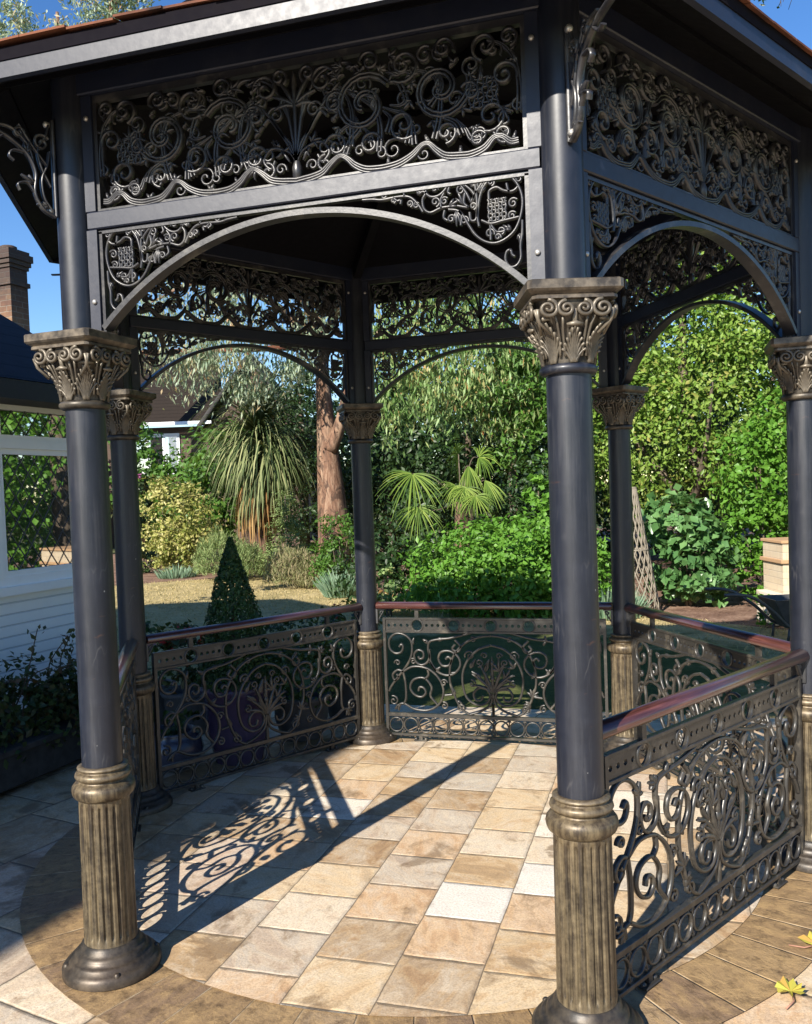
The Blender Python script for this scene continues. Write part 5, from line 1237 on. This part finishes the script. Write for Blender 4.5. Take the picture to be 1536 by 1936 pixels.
# cabbage palm
def cordyline():
    x, y = plot(-3.1, 19); o = tag(empty('cabbage_palm', (x, y, 0)), 'shaggy cabbage palm with drooping strap leaves and a brown dead skirt', 'palm')
    limbs('trunk', [([(0, 0, 0), (.05, 0, 1.4), (0, 0, 3.1)], .17, .13)], M['palm_bark'], o)
    blades('leaves', arching((0, 0, 3.05), 1.6, 0.036, droop=.62, el=(-0.8, 1.35), base_r=.1), 950, 7, L['strap'], o, 71)
    blades('leaves', arching((.25, -.1, 2.5), 1.55, 0.04, droop=.95, el=(-0.9, 0.9), base_r=.1), 420, 7, L['strap'], o, 72)
    blades('dead_skirt', arching((-.05, -.05, 2.35), 1.55, 0.05, droop=2.6, el=(-1.3, -.5), base_r=.08), 330, 7, L['dead'], o, 73)
cordyline()
def fanpalm():
    x, y = plot(.82, 13); o = tag(empty('fan_palm', (x, y, 0)), 'fan palm with pleated round leaves on a shaggy brown trunk', 'palm')
    limbs('trunk', [([(0, 0, 0), (.02, 0, .8), (0, 0, 1.50)], .18, .09)], M['palm_bark'], o)
    rg_ = random.Random(9); vs, fs, rn, segs = [], [], [], []
    rh = Vector((_rh[0], _rh[1], 0)); tow = -Vector((_fh[0], _fh[1], 0))
    L_ = [(-.70, .4, 1.93, .54, (-.15, -.8)), (-.64, .45, 1.45, .36, (.1, -.95)), (.18, .5, 1.58, .29, (.15, -.75)), (.12, .15, 2.02, .34, (.1, -.95)), (-.08, .3, 1.74, .33, (-.3, -.85)), (.34, .28, 1.80, .34, (.5, -.8)), (.05, .34, 1.70, .30, (0, -.95)), (.0, -.2, 2.2, .40, (-.3, .2)), (.3, -.2, 2.15, .40, (.5, .1))]
    for r_, t_, z, rad, (dr, dz) in L_:
        c = rh*r_+tow*t_+Vector((0, 0, z)); d = (rh*dr+tow*.35+Vector((0, 0, dz))).normalized()
        upv = (tow+Vector((0, 0, .35))).normalized()
        fan_leaf(vs, fs, rn, c, d, upv, rad, 30, 3.6 if rad != .34 else 1.3, .5, rg_)
        segs.append(([(0, 0, 1.5), tuple((rh*r_+tow*t_)*.6+Vector((0, 0, z-.06))), tuple(c)], .012, .006))
    raw('fronds', vs, fs, rn, L['palm'], o); limbs('leaf_stalks', segs, M['bark'], o)
fanpalm()
def hanging_flowers():
    x, y = plot(-4.2, 13.6); o = tag(empty('pink_flower_shrub', (x, y, 0)), 'tall dark leaved shrub with pink blooms just right of the left rear column', 'shrub')
    cloud('foliage', [(0, 0, 1.75, .28, .28, .32), (0, 0, 1.1, .2, .2, .5)], 900, 0.09, 0.06, L['rose'], o, 81)
    cloud('blooms', [(0.05, -.05, 2.0, .22, .22, .14)], 160, 0.06, 0.05, L['pink'], o, 82)
    limbs('stems', [([(0, 0, 0), (.02, 0, .8), (0, 0, 1.7)], .03, .01)], M['bark'], o)
hanging_flowers()

# ------------------------------------------------------------------ things in the garden
def lattice_cone():
    x, y = plot(2.97, 11.5); o = tag(empty('lattice_cone', (x, y, 0)), 'pale cane lattice cone standing on the soil behind the right rear column', 'plant support')
    m = MB(); H_, r0, r1 = 1.62, .32, .05
    for sg in (1, -1):
        for k in range(17):
            a0 = 2*PI*k/17
            m.tube([((r0+(r1-r0)*t)*math.cos(a0+sg*2.4*t), (r0+(r1-r0)*t)*math.sin(a0+sg*2.4*t), H_*t) for t in np.linspace(0, 1, 16)], .009, 5)
    for z in (.02, H_*.5, H_): 
        r = r0+(r1-r0)*z/H_; m.tube([(r*math.cos(a), r*math.sin(a), z) for a in np.linspace(0, 2*PI, 25)], .012, 5)
    m.build('lattice', M['pale_cane'], o)
lattice_cone()
def pier():
    x, y = plot(4.68, 10.2); an = math.atan2(_rh[1], _rh[0])
    o = tag(empty('brick_pier', (x, y, 0), an), 'tan brick garden pier with a low side block beside the right column', 'garden wall')
    m = MB(); m.box((-.40, -.2, 0), (.7, .35, .70)); m.box((-.40, -.2, .745), (.7, .35, .93)); m.build('brickwork', M['tan_brick'], o)
    c = MB(); c.box((-.43, -.23, .70), (.73, .38, .745), .005); c.box((-.42, -.22, .93), (.72, .37, .965), .005); c.build('coping', M['tan_stone'], o)
    lo = MB(); lo.box((-.53, -.24, 0), (-.41, .25, .36), .004); lo.box((-.41, -.33, 0), (.3, -.205, .36), .004); lo.build('side_block', M['render_stone'], o)
    g = MB(); g.box((-.52, -.252, .10), (-.43, -.2405, .29)); g.build('vent_panel', M['lead'], o)
pier()
def barrow():
    x, y = plot(3.93, 9.1); an = math.atan2(_rh[1], _rh[0])
    o = tag(empty('wheelbarrow', (x, y, 0), an), 'black metal wheelbarrow with curved handles parked behind the right railing', 'wheelbarrow')
    t = MB()
    top = [(-.22, -.24, .44), (.42, -.24, .44), (.42, .24, .44), (-.22, .24, .44)]; bot = [(-.04, -.13, .13), (.24, -.13, .13), (.24, .13, .13), (-.04, .13, .13)]
    inn = [(a*.96+.004, b*.95, c) for a, b, c in top]; ib = [(a*.96, b*.9, c+.012) for a, b, c in bot]
    t.add(top+bot+inn+ib, [(0, 4, 5, 1)[::-1], (1, 5, 6, 2)[::-1], (2, 6, 7, 3)[::-1], (3, 7, 4, 0)[::-1], (4, 7, 6, 5), (8, 9, 13, 12)[::-1], (9, 10, 14, 13)[::-1], (10, 11, 15, 14)[::-1], (11, 8, 12, 15)[::-1], (12, 13, 14, 15), (0, 1, 9, 8), (1, 2, 10, 9), (2, 3, 11, 10), (3, 0, 8, 11)])
    t.build('tub', M['black_metal'], o)
    h = MB()
    for s in (-1, 1):
        h.tube([tuple(p) for p in spline([(.5, s*.06, .10), (.2, s*.14, .11), (-.06, s*.2, .16), (-.24, s*.24, .33), (-.45, s*.27, .48), (-.62, s*.28, .52), (-.75, s*.28, .52)], 6)], .017, 8)
        h.tube([(-.06, s*.19, .14), (-.08, s*.19, .0)], .014, 6)
    h.build('frame', M['black_metal'], o)
    w = MB(); w.tube([(.55+.15*math.cos(a), 0, .155+.15*math.sin(a)) for a in np.linspace(0, 2*PI, 25)], .035, 8, False); w.tube([(.55, -.05, .155), (.55, .05, .155)], .03, 8); w.build('wheel', M['felt'], o)
barrow()
def pot_shape(r0, r1, h, rim=.025):
    return [(r0, 0), (r0*1.02, .01), (r0+(r1-r0)*.5+.02, h*.45), (r1, h*.85), (r1+rim*.6, h*.88), (r1+rim, h*.94), (r1+rim*.8, h), (r1-.01, h), (r1-.03, h-.05)]
def topiary():
    x, y = plot(-1.13, 5.62); o = tag(empty('topiary_cone', (x, y, 0)), 'clipped dark green topiary cone in a purple glazed pot behind the left railing', 'topiary')
    p = MB(); p.lathe(pot_shape(.15, .21, .50), 36); p.build('pot', M['purple_glaze'], o)
    rg_ = np.random.default_rng(4); n = 6500
    t = rg_.random(n)**1.15; a = rg_.uniform(0, 2*PI, n); r = (0.235*(1-t)+0.008+0.05*np.sin(PI*np.clip(1-t, 0, 1))*.6)*rg_.uniform(.80, 1.05, n)*(1+.05*np.sin(7*a+9*t))
    pos = np.stack([r*np.cos(a), r*np.sin(a), .50+.93*t], 1); nr = np.stack([np.cos(a), np.sin(a), np.full(n, .3)], 1)+rg_.normal(size=(n, 3))*.45
    leaves_mesh('clipped_foliage', pos, nr, rg_.normal(size=(n, 3))+np.array([0, 0, .6]), .034, .018, L['box'], o, 5)
    limbs('stem', [([(0, 0, .4), (0, 0, .8), (0, 0, 1.3)], .025, .008)], M['bark'], o)
topiary()
def potted(name, label, right, away, prof, mat, leafm, blob, n, ls, seed, flower=None, cat='potted plant'):
    x, y = plot(right, away); o = tag(empty(name, (x, y, 0)), label, cat)
    p = MB(); p.lathe(prof, 32); p.build('pot', mat, o)
    cloud('foliage', blob, n, ls, ls*.7, leafm, o, seed)
    if flower: cloud('blooms', [(b[0], b[1], b[2]+b[5]*.55, b[3]*.8, b[4]*.8, b[5]*.5) for b in blob], flower[1], .035, .03, flower[0], o, seed+1, clump=.12, per=12)
    return o
potted('potted_geranium', 'red geranium in a dark pot behind the left railing', -1.62, 6.3, pot_shape(.12, .17, .32), M['grey_pot'], L['rose'], [(0, 0, .55, .25, .25, .22), (.2, -.05, .5, .2, .2, .2)], 800, .06, 91, (L['red'], 130))
potted('pink_pot_plant', 'pink flowering plant in a dark pot next to the left rear column', -1.95, 6.45, pot_shape(.12, .16, .34), M['grey_pot'], L['box'], [(0, 0, .55, .18, .18, .22)], 420, .05, 93, (L['pink'], 60))
potted('round_navy_pot', 'round navy glazed pot with low leaves at the foot of the left railing', -1.53, 5.5, [(.10, 0), (.17, .04), (.20, .12), (.18, .2), (.15, .225), (.165, .24), (.14, .24), (.13, .2)], M['navy_glaze'], L['dark'], [(0, 0, .3, .13, .13, .1)], 200, .05, 95)
potted('box_ball_pot', 'rounded dark green shrub in a dark pot right of the topiary cone', -.78, 6.1, pot_shape(.14, .19, .30), M['grey_pot'], L['box'], [(0, 0, .55, .30, .30, .30)], 2200, .035, 96)
potted('fuchsia_pot', 'bushy dark leaved pot plant with a few red flowers near the back column', -.5, 6.6, pot_shape(.13, .18, .34), M['grey_pot'], L['rose'], [(0, 0, .58, .26, .26, .26)], 900, .05, 97, (L['red'], 40))
def planter():
    o = tag(empty('stone_trough', (-2.74, .42, 0), R(86)), 'dark timber trough with a straggly rose bush along the white wall', 'planter')
    m = MB(); m.box((-.85, -.17, 0.03), (.5, .17, .26), .01); m.box((-.88, -.2, .23), (.53, .2, .27), .006)
    for xx in (-.7, .38): m.box((xx-.05, -.15, 0), (xx+.05, .15, .0295))
    m.build('trough', M['dark_wood'], o)
    cloud('rose_foliage', [(-.5, 0, .42, .40, .24, .26), (.12, -.03, .40, .38, .25, .26), (-.15, 0, .52, .34, .18, .20), (.3, -.02, .48, .16, .12, .22)], 3000, .055, .035, L['rose'], o, 101, shell=.3)
    segs = []; rr = random.Random(8)
    for k in range(16):
        b = rr.uniform(-.7, .4); t = b+rr.uniform(-.2, .3); segs.append(([(b, rr.uniform(-.08, .08), .32), ((b+t)/2, rr.uniform(-.1, .1), .6), (t, rr.uniform(-.15, .12), rr.uniform(.55, .92))], .006, .003))
    limbs('stems', segs, M['bark'], o)
    sv = MB()
    pts = []
    for s in segs: e = s[0][2]; m_ = s[0][1]; pts += [tuple(m_[i]+(e[i]-m_[i])*t for i in range(3)) for t in (.3, .5, .65, .8, .95, 1.0) for _ in range(2)]
    P = np.array(pts)+np.random.default_rng(2).normal(size=(len(pts), 3))*.03
    leaves_mesh('shoot_leaves', P, np.random.default_rng(3).normal(size=P.shape), np.random.default_rng(5).normal(size=P.shape), .05, .03, L['rose'], o, 6)
planter()
def pebbles():
    m = MB(); rg_ = random.Random(12)
    for k in range(420):
        x = rg_.uniform(-3.05, -2.2); y = rg_.uniform(1.0, 2.35); r = rg_.uniform(.012, .032)
        if rg_.random() > .75: x = rg_.uniform(-2.6, -2.1)
        n = 7; a0 = rg_.uniform(0, 3); e = rg_.uniform(.6, 1)
        m.lathe([(r*.7, -.004), (r, r*.25), (r*.75, r*.6), (r*.25, r*.75)], n, (x, y))
    o = m.build('pebble_bed', M['pebble']); o['kind'] = 'stuff'; o['label'] = 'pale pebbles scattered by the cottage wall'
pebbles()
def grass():
    rg_ = np.random.default_rng(77); n = 60000
    P = np.stack([rg_.uniform(-11, 4.5, n), rg_.uniform(3.2, 12.6, n), np.full(n, .0)], 1)
    pat = np.sin(P[:, 0]*2.3+np.sin(P[:, 1]*1.7)*2)*np.sin(P[:, 1]*2.9+np.cos(P[:, 0]*1.3)*2)
    ex = np.array([p[0] for p in lawn_edge][2:]); 
    poly = np.array(lawn_edge); inside = np.zeros(n, bool); j = len(poly)-1
    for i in range(len(poly)):
        xi, yi = poly[i]; xj, yj = poly[j]
        c = ((yi > P[:, 1]) != (yj > P[:, 1])) & (P[:, 0] < (xj-xi)*(P[:, 1]-yi)/(yj-yi+1e-12)+xi); inside ^= c; j = i
    ok = inside & (rg_.random(n) < .55+.45*pat) & (np.hypot(P[:, 0]+.6, P[:, 1]-3.4) > 2.9); P = P[ok]; m_ = len(P)  # no straw blades over the lawn patch painted dark as shade
    o = leaves_mesh('grass_blades', P+np.array([0, 0, .012]), rg_.normal(size=(m_, 3))*np.array([1, 1, .2]), rg_.normal(size=(m_, 3))*.7+np.array([0, 0, .8]), .055, .010, L['straw'], None, 78)
    o['kind'] = 'stuff'; o['label'] = 'short dry straw coloured grass of the lawn'
grass()
# fallen sycamore leaves
def fallen(x, y, rz, label, s, seed):
    rg_ = random.Random(seed); vs = [(0, 0, .018)]; n = 20; fs = []; rn = []
    for k in range(n):
        a = 2*PI*k/n; lob = (1.0, .78, .9, .72)[k % 4] if k != 10 else .3
        r = s*lob*rg_.uniform(.85, 1.1); vs.append((r*math.cos(a), r*math.sin(a), .014+.02*rg_.random()+.012*lob))
    for k in range(n): fs.append((0, 1+k, 1+(k+1) % n)); rn.append(rg_.uniform(0, .55) if k % 7 else .9)
    e = tag(empty('fallen_leaf', (x, y, 0), rz), label, 'leaf', 'fallen leaves on the paving')
    raw('blade', vs, fs, rn, L['yellow'], e)
    st = MB(); st.tube([(-s*.2, 0, .018), (-s*.8, .01, .012), (-s*1.35, .05, .008)], .003, 5); st.build('stalk', M['clay'], e)
fallen(1.47, -1.13, 1.9, 'yellow green fallen leaf with a curled red stalk, nearest the front', .055, 1)
fallen(1.60, -.80, .6, 'yellow and orange fallen leaf by the right picture edge', .06, 2)
